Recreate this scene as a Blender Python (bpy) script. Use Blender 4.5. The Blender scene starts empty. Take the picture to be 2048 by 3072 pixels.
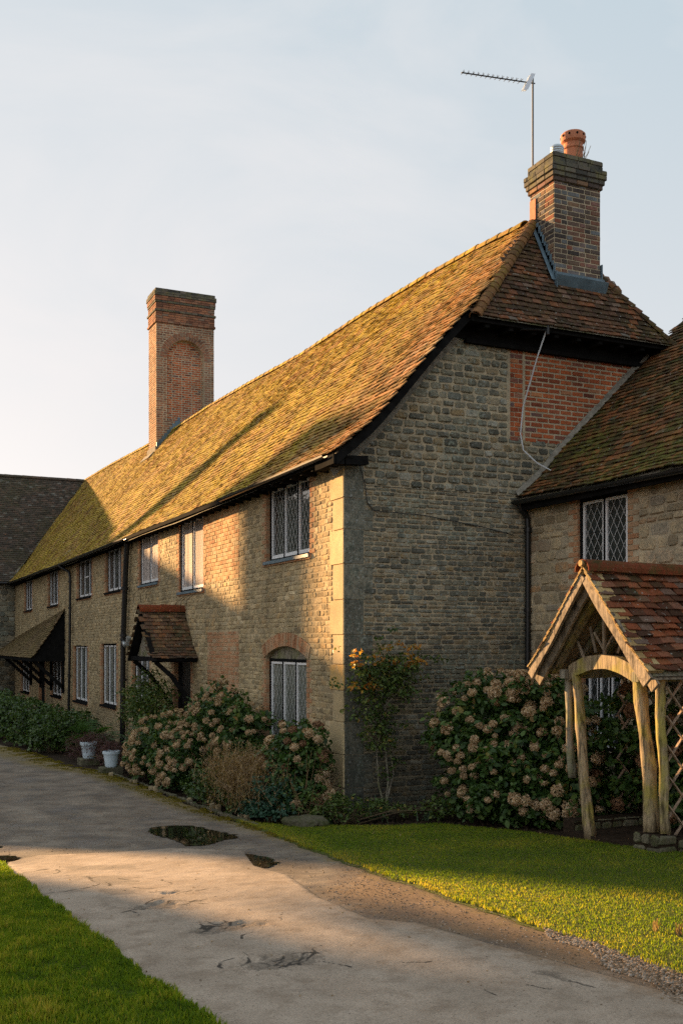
import bpy, math, random
import numpy as np
from mathutils import Vector, noise
random.seed(7); rng = np.random.default_rng(11)
sc = bpy.context.scene; COL = sc.collection
R = math.radians
# ---------------------------------------------------------------- ground height
def gz(x, y):
    t = -y
    sp = math.log(1+math.exp(t/0.8))*0.8 if t < 30 else t
    return 0.50*(1-math.exp(-sp/4.0)) - 0.005*max(0.0, min(y, 60)) - 0.02
def gzv(x, y):
    t = -y
    sp = np.where(t < 30, np.log1p(np.exp(np.minimum(t, 30)/0.8))*0.8, t)
    return 0.50*(1-np.exp(-sp/4.0)) - 0.005*np.clip(y, 0, 60) - 0.02
def nz(*p): return noise.noise(Vector(p if len(p) == 3 else (p[0], p[1], 0.0)))
def interp(x, pts):
    if x <= pts[0][0]: return pts[0][1]
    for (a, b), (c, d) in zip(pts, pts[1:]):
        if x <= c: return b+(d-b)*(x-a)/(c-a)
    return pts[-1][1]
# ---------------------------------------------------------------- mesh builder
class MB:
    def __init__(s): s.v = []; s.f = []; s.m = []; s.r = []
    def face(s, pts, mat=0, r=None):
        b = len(s.v); s.v += [tuple(p) for p in pts]; s.f.append(tuple(range(b, b+len(pts))))
        s.m.append(mat); s.r.append(random.random() if r is None else r)
    def mesh(s, vs, fs, mat=0, r=None):
        b = len(s.v); s.v += [tuple(p) for p in vs]; r = random.random() if r is None else r
        for f in fs: s.f.append(tuple(b+i for i in f)); s.m.append(mat); s.r.append(r)
    def box(s, lo, hi, mat=0, r=None, bev=0.0):
        x0, y0, z0 = lo; x1, y1, z1 = hi
        if x0 > x1: x0, x1 = x1, x0
        if y0 > y1: y0, y1 = y1, y0
        if z0 > z1: z0, z1 = z1, z0
        s.mesh([(x0,y0,z0),(x1,y0,z0),(x1,y1,z0),(x0,y1,z0),(x0,y0,z1),(x1,y0,z1),(x1,y1,z1),(x0,y1,z1)],
               [(0,3,2,1),(4,5,6,7),(0,1,5,4),(1,2,6,5),(2,3,7,6),(3,0,4,7)], mat, r)
    def bar(s, p0, p1, w, h, up=(0,0,1), mat=0, r=None, wob=0.0, n=1, taper=1.0):
        p0 = Vector(p0); p1 = Vector(p1); d = (p1-p0).normalized(); up = Vector(up)
        a = d.cross(up)
        if a.length < 1e-4: a = d.cross(Vector((1,0,0)))
        a.normalize(); b = a.cross(d).normalized()
        rings = []
        for i in range(n+1):
            t = i/n; c = p0.lerp(p1, t)
            if wob: c = c + a*wob*nz(t*3+p0.x*5, p0.y*3, 1.3) + b*wob*nz(t*3+p0.y*5, p0.z, 7.7)
            k = 1+(taper-1)*t
            rings.append([c+a*(w/2*k*sx)+b*(h/2*k*sz) for sx, sz in ((-1,-1),(1,-1),(1,1),(-1,1))])
        vs = [p for q in rings for p in q]; fs = [(3,2,1,0), tuple(len(vs)-4+i for i in range(4))]
        for i in range(n):
            for j in range(4):
                fs.append((i*4+j, i*4+(j+1)%4, (i+1)*4+(j+1)%4, (i+1)*4+j))
        s.mesh(vs, fs, mat, r)
    def tube(s, pts, rad, seg=8, mat=0, r=None, lump=0.0, cap=True):
        pts = [Vector(p) for p in pts]; n = len(pts)
        rad = rad if isinstance(rad, (list, tuple)) else [rad]*n
        prev = None; vs = []; fs = []
        for i, p in enumerate(pts):
            d = (pts[min(i+1, n-1)]-pts[max(i-1, 0)]).normalized()
            if prev is None:
                a = d.cross(Vector((0,0,1)))
                if a.length < .05: a = d.cross(Vector((0,1,0)))
            else: a = prev - d*prev.dot(d)
            a.normalize(); prev = a; b = d.cross(a)
            for k in range(seg):
                th = 2*math.pi*k/seg
                rr = rad[i]*(1+lump*nz(math.cos(th)*1.5+p.x*3, math.sin(th)*1.5+p.y*3, p.z*2.2))
                vs.append(p+a*rr*math.cos(th)+b*rr*math.sin(th))
        for i in range(n-1):
            for k in range(seg):
                fs.append((i*seg+k, i*seg+(k+1)%seg, (i+1)*seg+(k+1)%seg, (i+1)*seg+k))
        if cap: fs += [tuple(range(seg))[::-1], tuple((n-1)*seg+k for k in range(seg))]
        s.mesh(vs, fs, mat, r)
    def lathe(s, c, prof, seg=20, mat=0, r=None):
        vs = []; fs = []
        for (rr, z) in prof:
            for k in range(seg):
                th = 2*math.pi*k/seg; vs.append((c[0]+rr*math.cos(th), c[1]+rr*math.sin(th), c[2]+z))
        for i in range(len(prof)-1):
            for k in range(seg): fs.append((i*seg+k, i*seg+(k+1)%seg, (i+1)*seg+(k+1)%seg, (i+1)*seg+k))
        s.mesh(vs, fs, mat, r)
    def build(s, name, mats, parent=None, smooth=False):
        me = bpy.data.meshes.new(name); me.from_pydata(s.v, [], s.f)
        for m in (mats if isinstance(mats, (list, tuple)) else [mats]): me.materials.append(m)
        me.polygons.foreach_set('material_index', s.m)
        at = me.attributes.new('rnd', 'FLOAT', 'FACE'); at.data.foreach_set('value', s.r)
        if smooth: me.polygons.foreach_set('use_smooth', [True]*len(s.f))
        me.update(); o = bpy.data.objects.new(name, me); COL.objects.link(o)
        if parent is not None: o.parent = parent
        return o
def npmesh(name, V, F, mats, parent=None, rnd=None, mi=None, smooth=False):
    """V (n,3) array, F (m,k) int array of equal-length faces"""
    me = bpy.data.meshes.new(name); V = np.asarray(V, np.float32); F = np.asarray(F, np.int32)
    m, k = F.shape
    me.vertices.add(len(V)); me.vertices.foreach_set('co', V.ravel())
    me.loops.add(m*k); me.loops.foreach_set('vertex_index', F.ravel())
    me.polygons.add(m); me.polygons.foreach_set('loop_start', np.arange(m, dtype=np.int32)*k)
    for q in (mats if isinstance(mats, (list, tuple)) else [mats]): me.materials.append(q)
    if mi is not None: me.polygons.foreach_set('material_index', np.asarray(mi, np.int32))
    if rnd is not None:
        at = me.attributes.new('rnd', 'FLOAT', 'FACE'); at.data.foreach_set('value', np.asarray(rnd, np.float32))
    if smooth: me.polygons.foreach_set('use_smooth', np.ones(m, bool))
    me.update(calc_edges=True); me.validate()
    o = bpy.data.objects.new(name, me); COL.objects.link(o)
    if parent is not None: o.parent = parent
    return o
def thing(name, label, cat, loc=None, group=None):
    o = bpy.data.objects.new(name, None); COL.objects.link(o)
    o.empty_display_size = .2; o['label'] = label; o['category'] = cat
    if group: o['group'] = group
    return o
def tag(o, label, cat, group=None, kind=None):
    if label: o['label'] = label
    if cat: o['category'] = cat
    if group: o['group'] = group
    if kind: o['kind'] = kind
    return o
# ---------------------------------------------------------------- materials
class NT:
    def __init__(s, name):
        s.mat = bpy.data.materials.new(name); s.mat.use_nodes = True
        s.t = s.mat.node_tree; s.t.nodes.clear()
        s.out = s.n('OutputMaterial'); s.b = s.n('BsdfPrincipled'); s.l(s.b.outputs[0], s.out.inputs[0])
        s.pos = s.n('NewGeometry').outputs['Position']; s.b.inputs['Roughness'].default_value = .9
        s.b.inputs['Specular IOR Level'].default_value = .25
    def n(s, t, **k):
        o = s.t.nodes.new('ShaderNode'+t)
        for a, b in k.items(): setattr(o, a, b)
        return o
    def l(s, a, b): s.t.links.new(a, b)
    def setv(s, sock, v):
        if hasattr(v, 'is_output'): s.l(v, sock)
        elif isinstance(v, (tuple, list)) and sock.type == 'RGBA': sock.default_value = (*v[:3], 1)
        else: sock.default_value = v
    def noise(s, scale, detail=3, rough=.55, vec=None, stretch=None, dist=0.0):
        o = s.n('TexNoise'); o.inputs['Scale'].default_value = scale; o.inputs['Detail'].default_value = detail
        o.inputs['Roughness'].default_value = rough; o.inputs['Distortion'].default_value = dist
        v = vec or s.pos
        if stretch:
            m = s.n('Mapping'); m.inputs['Scale'].default_value = stretch; s.l(v, m.inputs['Vector']); v = m.outputs[0]
        s.l(v, o.inputs['Vector']); return o.outputs['Fac']
    def ramp(s, fac, stops, interp='LINEAR'):
        o = s.n('ValToRGB'); o.color_ramp.interpolation = interp; e = o.color_ramp.elements
        while len(e) < len(stops): e.new(.5)
        for i, (p, c) in enumerate(stops):
            e[i].position = p; e[i].color = (*c, 1) if isinstance(c, (tuple, list)) else (c, c, c, 1)
        s.l(fac, o.inputs[0]); return o.outputs[0]
    def mix(s, fac, a, b, mode='MIX'):
        o = s.n('Mix', data_type='RGBA', blend_type=mode); s.setv(o.inputs[0], fac)
        s.setv(o.inputs[6], a); s.setv(o.inputs[7], b); return o.outputs[2]
    def math(s, op, a, b=0.0, clamp=False):
        o = s.n('Math', operation=op, use_clamp=clamp); s.setv(o.inputs[0], a); s.setv(o.inputs[1], b); return o.outputs[0]
    def attr(s, name='rnd'):
        return s.n('Attribute', attribute_name=name).outputs['Fac']
    def sep(s):
        o = s.n('SeparateXYZ'); s.l(s.pos, o.inputs[0]); return o.outputs
    def bump(s, h, strength=.5, dist=.01):
        o = s.n('Bump'); o.inputs['Strength'].default_value = strength; o.inputs['Distance'].default_value = dist
        s.l(h, o.inputs['Height']); s.l(o.outputs[0], s.b.inputs['Normal']); return o
    def color(s, c): s.setv(s.b.inputs['Base Color'], c)
    def rough(s, v): s.setv(s.b.inputs['Roughness'], v)
def simple(name, col, rough=.6, spec=.3, metal=0.0, var=.15, scale=8, bump=0.0):
    t = NT(name); n = t.noise(scale, 4)
    lo = tuple(c*(1-var) for c in col); hi = tuple(min(1, c*(1+var)) for c in col)
    t.color(t.ramp(n, [(.3, lo), (.7, hi)])); t.rough(rough); t.b.inputs['Specular IOR Level'].default_value = spec
    t.b.inputs['Metallic'].default_value = metal
    if bump: t.bump(t.noise(scale*6, 4), bump, .005)
    return t.mat
def masonry_mat(name, stops, blotch, blotch_amt=.5, fine=.35, dirt=None, extra=None, bumpd=.006):
    t = NT(name); r = t.attr()
    c = t.ramp(r, stops)
    n1 = t.noise(9, 5, .6); n2 = t.noise(55, 4, .65); n3 = t.noise(.9, 4, .6)
    c = t.mix(t.math('MULTIPLY', t.ramp(n1, [(.42, 0.0), (.66, 1.0)]), blotch_amt), c, blotch)
    c = t.mix(fine, c, t.ramp(n2, [(.32, .3), (.5, .95), (.68, 1.35)]), 'MULTIPLY')
    c = t.mix(.55, c, t.ramp(n3, [(.32, .55), (.68, 1.35)]), 'MULTIPLY')
    if extra: c = extra(t, c)
    t.color(c); t.rough(.95); t.b.inputs['Specular IOR Level'].default_value = .1
    t.bump(t.noise(38, 6, .7), .9, bumpd); return t.mat
def ex_gable(t, c):   # pale green and grey lichen bloom, darker towards the foot
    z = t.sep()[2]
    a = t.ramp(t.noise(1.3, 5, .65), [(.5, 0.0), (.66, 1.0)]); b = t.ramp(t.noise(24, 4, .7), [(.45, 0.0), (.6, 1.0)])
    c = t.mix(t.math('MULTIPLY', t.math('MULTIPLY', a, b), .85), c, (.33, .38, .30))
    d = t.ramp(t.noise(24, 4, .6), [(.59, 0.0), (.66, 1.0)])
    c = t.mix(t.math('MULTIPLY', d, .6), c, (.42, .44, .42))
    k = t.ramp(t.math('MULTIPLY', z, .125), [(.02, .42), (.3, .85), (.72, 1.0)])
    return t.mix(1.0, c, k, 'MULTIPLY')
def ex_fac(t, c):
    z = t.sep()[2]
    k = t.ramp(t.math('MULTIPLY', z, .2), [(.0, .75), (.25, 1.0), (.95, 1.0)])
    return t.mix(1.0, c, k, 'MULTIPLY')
M = {}
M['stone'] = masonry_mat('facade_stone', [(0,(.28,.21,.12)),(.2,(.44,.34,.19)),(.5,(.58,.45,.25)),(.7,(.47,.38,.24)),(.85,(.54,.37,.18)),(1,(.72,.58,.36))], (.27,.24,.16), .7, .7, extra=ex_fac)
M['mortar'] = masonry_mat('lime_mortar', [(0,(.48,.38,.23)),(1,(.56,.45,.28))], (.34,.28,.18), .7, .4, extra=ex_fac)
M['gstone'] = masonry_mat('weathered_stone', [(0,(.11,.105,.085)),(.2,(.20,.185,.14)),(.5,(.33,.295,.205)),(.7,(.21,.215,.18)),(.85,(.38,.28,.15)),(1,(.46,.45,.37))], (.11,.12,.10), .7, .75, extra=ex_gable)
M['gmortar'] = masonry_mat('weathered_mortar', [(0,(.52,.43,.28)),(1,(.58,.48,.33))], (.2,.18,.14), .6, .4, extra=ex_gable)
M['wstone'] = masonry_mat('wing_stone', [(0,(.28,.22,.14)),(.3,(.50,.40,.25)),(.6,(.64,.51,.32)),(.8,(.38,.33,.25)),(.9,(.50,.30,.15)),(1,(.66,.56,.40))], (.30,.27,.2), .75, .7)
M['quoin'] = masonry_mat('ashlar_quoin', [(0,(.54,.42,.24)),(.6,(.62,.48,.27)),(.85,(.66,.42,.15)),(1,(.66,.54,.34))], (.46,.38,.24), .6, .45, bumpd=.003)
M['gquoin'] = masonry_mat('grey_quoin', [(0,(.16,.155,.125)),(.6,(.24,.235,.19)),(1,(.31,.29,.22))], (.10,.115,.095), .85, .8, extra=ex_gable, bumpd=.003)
M['brick'] = masonry_mat('red_brick', [(0,(.12,.04,.03)),(.2,(.36,.09,.04)),(.55,(.58,.16,.06)),(.8,(.44,.12,.05)),(.92,(.15,.10,.10)),(1,(.62,.27,.12))], (.32,.12,.06), .5, .5)
M['obrick'] = masonry_mat('orange_brick', [(0,(.38,.18,.09)),(.4,(.54,.28,.13)),(.7,(.56,.36,.19)),(1,(.50,.39,.24))], (.5,.38,.22), .8, .5)
M['sbrick'] = masonry_mat('pale_red_brick', [(0,(.40,.18,.09)),(.5,(.50,.24,.12)),(.85,(.52,.30,.17)),(1,(.46,.34,.22))], (.46,.36,.23), .75, .3)
M['cbrick'] = masonry_mat('stock_brick', [(0,(.05,.045,.045)),(.25,(.12,.09,.075)),(.45,(.17,.11,.08)),(.6,(.28,.10,.06)),(.72,(.18,.20,.21)),(.9,(.10,.08,.07)),(1,(.34,.2,.11))], (.12,.10,.08), .5, .4)
M['cmortar'] = masonry_mat('brick_mortar', [(0,(.50,.42,.29)),(1,(.55,.46,.32))], (.3,.26,.18), .5, .3)
M['tbrick'] = masonry_mat('chimney_brick', [(0,(.16,.08,.055)),(.4,(.33,.15,.09)),(.75,(.42,.19,.10)),(1,(.26,.2,.15))], (.28,.16,.11), .45, .3)
def ex_capmoss(t, c):
    a = t.ramp(t.noise(7, 5, .6), [(.5, 0.0), (.64, 1.0)])
    return t.mix(t.math('MULTIPLY', a, .6), c, (.19,.18,.08))
M['cap'] = masonry_mat('mossy_cap_brick', [(0,(.06,.06,.055)),(.6,(.13,.12,.10)),(1,(.2,.17,.13))], (.11,.12,.09), .5, .4, extra=ex_capmoss)
def tile_mat(name, stops, moss=None, mossc=(.33,.25,.03), mscale=1.1, mthr=(.42,.6), verge=False, lichen=.5, dark=None):
    t = NT(name); c = t.ramp(t.attr(), stops)
    c = t.mix(.5, c, t.ramp(t.noise(30, 4, .65), [(.3, .35), (.7, 1.1)]), 'MULTIPLY')
    if moss:
        m = t.noise(mscale, 6, .62); mm = t.ramp(m, [(mthr[0], 0.0), (mthr[1], 1.0)])
        f = t.ramp(t.noise(16, 5, .7), [(.36, 0.0), (.56, 1.0)])
        k = t.math('MULTIPLY', t.math('ADD', t.math('MULTIPLY', mm, .75), .38, True), f)
        if verge:
            x = t.sep(); v = t.math('MULTIPLY', t.math('ADD', x[1], t.math('MULTIPLY', t.math('SUBTRACT', t.noise(2.2, 4), .5), 2.6)), 1/6.0)
            k = t.math('MULTIPLY', k, t.ramp(v, [(.0, .18), (.16, .4), (.5, 1.0)]))
        k = t.math('MULTIPLY', k, moss)
        mc = t.mix(t.ramp(t.noise(3.5, 4), [(.35, 0.0), (.65, 1.0)]), mossc, tuple(q*.55 for q in mossc))
        c = t.mix(k, c, mc)
    l = t.ramp(t.noise(26, 3, .55), [(.66, 0.0), (.7, 1.0)])
    c = t.mix(t.math('MULTIPLY', l, lichen), c, (.42,.43,.38))
    t.color(c); t.rough(.92); t.b.inputs['Specular IOR Level'].default_value = .12
    t.bump(t.noise(45, 5, .75), 1.0, .012); return t.mat
M['roof'] = tile_mat('mossy_clay_tiles', [(0,(.15,.09,.045)),(.35,(.28,.16,.075)),(.65,(.44,.22,.10)),(.85,(.54,.26,.11)),(1,(.38,.30,.2))], 1.0, (.58,.44,.05), verge=True, mthr=(.40,.56), mscale=1.5)
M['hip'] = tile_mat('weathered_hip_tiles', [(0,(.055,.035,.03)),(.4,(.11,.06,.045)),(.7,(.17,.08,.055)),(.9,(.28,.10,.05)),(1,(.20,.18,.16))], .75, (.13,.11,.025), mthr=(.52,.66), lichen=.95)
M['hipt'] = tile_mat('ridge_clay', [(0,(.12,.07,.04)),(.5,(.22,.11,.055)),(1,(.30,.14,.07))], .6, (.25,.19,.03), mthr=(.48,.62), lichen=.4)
M['wroof'] = tile_mat('wing_clay_tiles', [(0,(.04,.025,.02)),(.3,(.11,.05,.035)),(.55,(.20,.075,.04)),(.78,(.38,.125,.055)),(.88,(.10,.09,.08)),(1,(.42,.27,.17))], .95, (.17,.17,.035), mscale=.7, mthr=(.47,.6), lichen=.8)
M['proof'] = tile_mat('porch_clay_tiles', [(0,(.06,.03,.022)),(.3,(.15,.055,.035)),(.6,(.27,.075,.035)),(.85,(.36,.11,.05)),(1,(.16,.13,.11))], .5, (.08,.09,.03), mscale=1.6, mthr=(.5,.66), lichen=.7)
M['pedge'] = tile_mat('verge_tiles', [(0,(.40,.26,.12)),(.6,(.52,.34,.15)),(1,(.56,.42,.22))], .3, (.3,.26,.08), lichen=.3)
M['rridge'] = tile_mat('red_ridge_tile', [(0,(.18,.04,.02)),(1,(.32,.075,.035))], .9, (.1,.09,.03), mthr=(.55,.65), lichen=.3)
M['droof'] = tile_mat('canopy_clay_tiles', [(0,(.08,.05,.04)),(.5,(.17,.10,.07)),(.85,(.26,.12,.06)),(1,(.3,.2,.12))], .7, (.10,.11,.05), mscale=2, mthr=(.42,.6), lichen=.8)
M['croof'] = tile_mat('rear_dark_tiles', [(0,(.06,.05,.045)),(.5,(.10,.08,.07)),(.9,(.15,.10,.08)),(1,(.2,.2,.18))], .6, (.09,.09,.04), mscale=.6, lichen=.4)  # dark grey-brown tiles of the rear building roof
M['lroof'] = tile_mat('lean_to_tiles', [(0,(.14,.10,.06)),(.5,(.22,.15,.09)),(1,(.30,.2,.11))], .6, (.2,.17,.05), mscale=1.4, lichen=.5)
M['black'] = simple('black_painted_timber', (.014,.014,.014), 1.0, .02, var=.3)
M['iron'] = simple('black_iron_pipe', (.01,.011,.012), .38, .5, var=.3)
M['white'] = simple('white_paint', (.84,.85,.86), .45, .4, var=.06)
M['lead'] = simple('lead_came', (.30,.31,.32), .5, .4, var=.2)
M['leadd'] = simple('dark_lead_came', (.06,.055,.05), 1.0, .0, var=.2)
M['leadw'] = simple('pale_lead_came', (.55,.56,.56), .5, .4, var=.1)
M['flash'] = simple('lead_flashing', (.12,.18,.22), .5, .4, var=.25, scale=5)
M['alu'] = simple('aluminium', (.16,.16,.155), .5, .5, .6, var=.1)
M['plastic'] = simple('white_plastic_reflector', (.80,.88,.98), .5, .3, var=.03)
M['terra'] = simple('terracotta', (.50,.20,.11), .8, .2, var=.18, scale=14, bump=.3)
M['flue'] = simple('galvanised_flue', (.50,.54,.56), .35, .5, .7, var=.1)
M['cement'] = simple('cement_fillet', (.24,.22,.18), .95, .1, var=.35, scale=12, bump=.8)
M['whitecable'] = simple('white_cable', (.62,.64,.66), .5, .3, var=.05)  # plain white sheathing of the gable cable
M['blackcable'] = simple('dark_cable', (.03,.03,.03), .5, .3, var=.05)
M['pot'] = simple('pale_glazed_pot', (.55,.66,.74), .35, .4, var=.06, scale=6)
M['soil'] = simple('dark_soil', (.035,.024,.016), .95, .1, var=.5, scale=20, bump=1.0)
M['rock'] = masonry_mat('mossy_rock', [(0,(.11,.10,.07)),(1,(.19,.17,.12))], (.07,.08,.03), .85, .7)
M['door'] = simple('dark_door_paint', (.02,.02,.02), .5, .3, var=.3)
def glass(name, col, rough=.06, curtain=None):
    t = NT(name); t.b.inputs['Specular IOR Level'].default_value = .7 if rough < .4 else .06
    if curtain:
        w = t.n('TexWave'); w.inputs['Scale'].default_value = 3.2; w.inputs['Distortion'].default_value = 5; w.inputs['Detail'].default_value = 2
        mp = t.n('Mapping'); mp.inputs['Scale'].default_value = (2.0, 2.0, .12); t.l(t.pos, mp.inputs[0]); t.l(mp.outputs[0], w.inputs[0])
        t.color(t.mix(w.outputs['Fac'], tuple(q*.62 for q in curtain), curtain))
    else: t.color(t.ramp(t.noise(3, 3), [(.35, col), (.7, tuple(q*2.2 for q in col))]))
    t.rough(rough); t.bump(t.noise(9, 2), .12, .01); return t.mat
M['glass'] = glass('dark_old_glass', (.018,.022,.022), .05)
M['gcurt'] = glass('curtained_glass', (.3,.3,.3), .12, (.20,.22,.19))
M['gpale'] = glass('blind_behind_glass', (.3,.3,.3), .8, (.72,.63,.57))
def wood(name, a, b, algae=None, stretch=(9,9,1.2)):
    t = NT(name); n = t.noise(3.0, 6, .65, stretch=stretch, dist=.6)
    c = t.ramp(n, [(.32, a), (.55, b), (.72, tuple(q*.7 for q in b))])
    if algae: c = t.mix(t.math('MULTIPLY', t.ramp(t.noise(4, 4), [(.45, 0.0), (.62, 1.0)]), .8), c, algae)
    k = t.ramp(t.noise(20, 5, .75, stretch=(1,1,.12)), [(.36, .12), (.5, 1.0), (.7, 1.2)])
    c = t.mix(.8, c, k, 'MULTIPLY')
    t.color(c); t.rough(.85); t.bump(t.noise(10, 5, .7, stretch=(3,3,.35)), .9, .012); return t.mat
M['oak'] = wood('weathered_oak', (.09,.065,.04), (.40,.31,.19), (.34,.29,.06), (14,14,.9))
M['oakd'] = wood('grey_oak', (.16,.14,.11), (.30,.27,.21), (.18,.19,.08))
M['barge'] = wood('bargeboard_oak', (.10,.08,.06), (.31,.25,.18), None, (9,3,3))
M['lat'] = wood('lattice_lath', (.24,.17,.12), (.40,.29,.21))
def leafmat(name, stops, trans=.25, rough=.5, spec=.35):
    t = NT(name); c = t.ramp(t.attr(), stops)
    c = t.mix(.4, c, t.ramp(t.noise(12, 3), [(.3, .5), (.7, 1.2)]), 'MULTIPLY')
    t.color(c); t.rough(rough); t.b.inputs['Specular IOR Level'].default_value = spec
    tr = t.n('BsdfTranslucent'); t.l(t.mix(1.0, c, (1.3,1.35,.6), 'MULTIPLY'), tr.inputs[0])
    mx = t.n('MixShader'); mx.inputs[0].default_value = trans
    t.l(t.b.outputs[0], mx.inputs[1]); t.l(tr.outputs[0], mx.inputs[2]); t.l(mx.outputs[0], t.out.inputs[0]); return t.mat
M['hleaf'] = leafmat('hydrangea_leaf', [(0,(.02,.05,.012)),(.5,(.055,.115,.025)),(.85,(.11,.18,.035)),(.95,(.18,.20,.04)),(1,(.26,.17,.05))])
M['hedge'] = leafmat('laurel_leaf', [(0,(.02,.045,.01)),(.6,(.065,.12,.025)),(1,(.14,.19,.04))], rough=.35)
M['bleaf'] = leafmat('blue_green_leaf', [(0,(.02,.05,.03)),(.6,(.035,.10,.06)),(1,(.07,.15,.08))])
M['rleaf'] = leafmat('rose_leaf', [(0,(.03,.06,.012)),(.5,(.08,.13,.025)),(.85,(.16,.19,.035)),(1,(.28,.17,.04))])
M['oleaf'] = leafmat('autumn_leaf', [(0,(.42,.14,.03)),(.5,(.65,.32,.05)),(.8,(.5,.40,.07)),(1,(.18,.2,.04))], .4)
M['fern'] = leafmat('fern_frond', [(0,(.04,.09,.02)),(1,(.08,.16,.04))], .35)
M['heath'] = leafmat('heather', [(0,(.08,.03,.04)),(.5,(.14,.06,.06)),(.8,(.06,.07,.03)),(1,(.2,.11,.08))])
M['dry'] = leafmat('dry_stem', [(0,(.16,.10,.05)),(.6,(.30,.20,.10)),(1,(.42,.3,.16))], .3)
M['petal'] = leafmat('dry_petal', [(0,(.26,.16,.09)),(.35,(.50,.35,.21)),(.7,(.70,.53,.35)),(1,(.80,.66,.48))], .25, .8, .1)
M['petald'] = leafmat('brown_petal', [(0,(.13,.07,.04)),(.5,(.26,.14,.08)),(1,(.40,.25,.15))], .2, .8, .1)
M['twig'] = simple('twig', (.10,.075,.045), .9, .1, var=.4, scale=20)
M['grass'] = leafmat('grass_blade', [(0,(.09,.16,.015)),(.45,(.18,.26,.018)),(.75,(.32,.33,.03)),(1,(.48,.38,.07))], .5, .6, .2)
M['moss'] = leafmat('verge_moss', [(0,(.10,.09,.01)),(.6,(.20,.17,.015)),(1,(.26,.18,.04))], .3, .8, .1)
M['blade'] = leafmat('strap_leaf', [(0,(.03,.07,.03)),(1,(.09,.15,.07))], .25, .4)
M['tree'] = leafmat('tree_leaf', [(0,(.02,.04,.015)),(1,(.05,.08,.03))])

# ---------------------------------------------------------------- plane frames
class Fr:
    def __init__(s, o, u, v, n): s.o = Vector(o); s.u = Vector(u); s.v = Vector(v); s.n = Vector(n)
    def __call__(s, a, b, d=0.0): return s.o+s.u*a+s.v*b+s.n*d
FAC = Fr((0,0,0), (0,1,0), (0,0,1), (-1,0,0))
GAB = Fr((0,0,0), (1,0,0), (0,0,1), (0,-1,0))
WNG = Fr((3.02,0,0), (0,1,0), (0,0,1), (-1,0,0))
def block(m, P, u0, u1, v0, v1, d, bev, mat=0, r=None, jit=.0, cut=.22):
    w = u1-u0; h = v1-v0; c = min(w, h)*cut
    ring = [(u0+c,v0),(u1-c,v0),(u1,v0+c),(u1,v1-c),(u1-c,v1),(u0+c,v1),(u0,v1-c),(u0,v0+c)]
    cu = (u0+u1)/2; cv = (v0+v1)/2; J = lambda: random.uniform(-jit, jit)
    ring = [(a+J(), b+J()) for a, b in ring]
    tl = [J()*.7 for _ in range(2)]
    kx = 1-2*bev/max(w, .02); kz = 1-2*bev/max(h, .02); kx = max(kx, .3); kz = max(kz, .3)
    vs = [P(a, b, -.004) for a, b in ring]
    vs += [P(cu+(a-cu)*(1-.35*(1-kx)), cv+(b-cv)*(1-.35*(1-kz)), d*.62) for a, b in ring]
    vs += [P(cu+(a-cu)*kx, cv+(b-cv)*kz, d+tl[0]*(a-cu)/w+tl[1]*(b-cv)/h) for a, b in ring]
    fs = []
    for q in (0, 8):
        for i in range(8): fs.append((q+i, q+(i+1)%8, q+8+(i+1)%8, q+8+i))
    fs.append(tuple(range(16, 24))); m.mesh(vs, fs, mat, r)
def brickblock(m, P, u0, u1, v0, v1, d, mat=0, r=None, jit=.002):
    e = .004; J = lambda: random.uniform(-jit, jit); q = J()*1.5
    vs = [P(u0,v0,-.003),P(u1,v0,-.003),P(u1,v1,-.003),P(u0,v1,-.003), P(u0+e,v0+e,d+q),P(u1-e,v0+e,d+q+J()),P(u1-e,v1-e,d+q),P(u0+e,v1-e,d+q+J())]
    m.mesh(vs, [(4,5,6,7),(0,1,5,4),(1,2,6,5),(2,3,7,6),(3,0,4,7)], mat, r)
def courses(m, P, u0, u1, v0, v1, ch, ln, holes=(), d=.012, gap=.011, mat=0, lim=None, jit=.006, bev=.012, style='stone', v_wave=0.0):
    """rubble or brick courses over a rectangle minus holes (u0,u1,v0,v1); lim(v)->(ua,ub) clips"""
    v = v0; row = 0
    while v < v1-.015:
        h = random.uniform(*ch) if isinstance(ch, tuple) else ch
        h = min(h, v1-v)
        if v1-(v+h) < .02: h = v1-v
        a0, a1 = u0, u1
        if lim:
            l0 = lim(v); l1 = lim(v+h); a0 = max(u0, l0[0], l1[0]); a1 = min(u1, l0[1], l1[1])
        segs = [(a0, a1)] if a1-a0 > .03 else []
        mid = v+h/2
        for (p, q, b, t) in holes:
            if b < mid < t:
                ns = []
                for (x, y) in segs:
                    if q <= x or p >= y: ns.append((x, y)); continue
                    if p-x > .02: ns.append((x, p))
                    if y-q > .02: ns.append((q, y))
                segs = ns
        for (x, y) in segs:
            if style == 'brick':
                L, st = ln; c = x - ((row % 2)*L/2 if st == 'stretch' else 0)
                k = 0
                if st == 'flem': c = x - (row % 2)*L*.42
                while c < y:
                    l = L if st == 'stretch' or (k % 2 == 0) else L/2
                    p, q = max(x, c), min(y, c+l)
                    if q-p > .03: brickblock(m, P, p+gap/2, q-gap/2, v+gap/2, v+h-gap/2, d*random.uniform(.6, 1.2), mat)
                    c += l; k += 1
            else:
                c = x
                while c < y-.01:
                    l = random.uniform(*ln)
                    if y-(c+l) < ln[0]*.7: l = y-c
                    w = v_wave*nz(c*.8, row*.1, 3.3) if v_wave else 0
                    hh = h
                    block(m, P, c+gap/2, c+l-gap/2, v+gap/2+w, v+hh-gap/2+w, d*random.uniform(.4, 1.5), bev, mat, None, jit)
                    c += l
        v += h; row += 1
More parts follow.
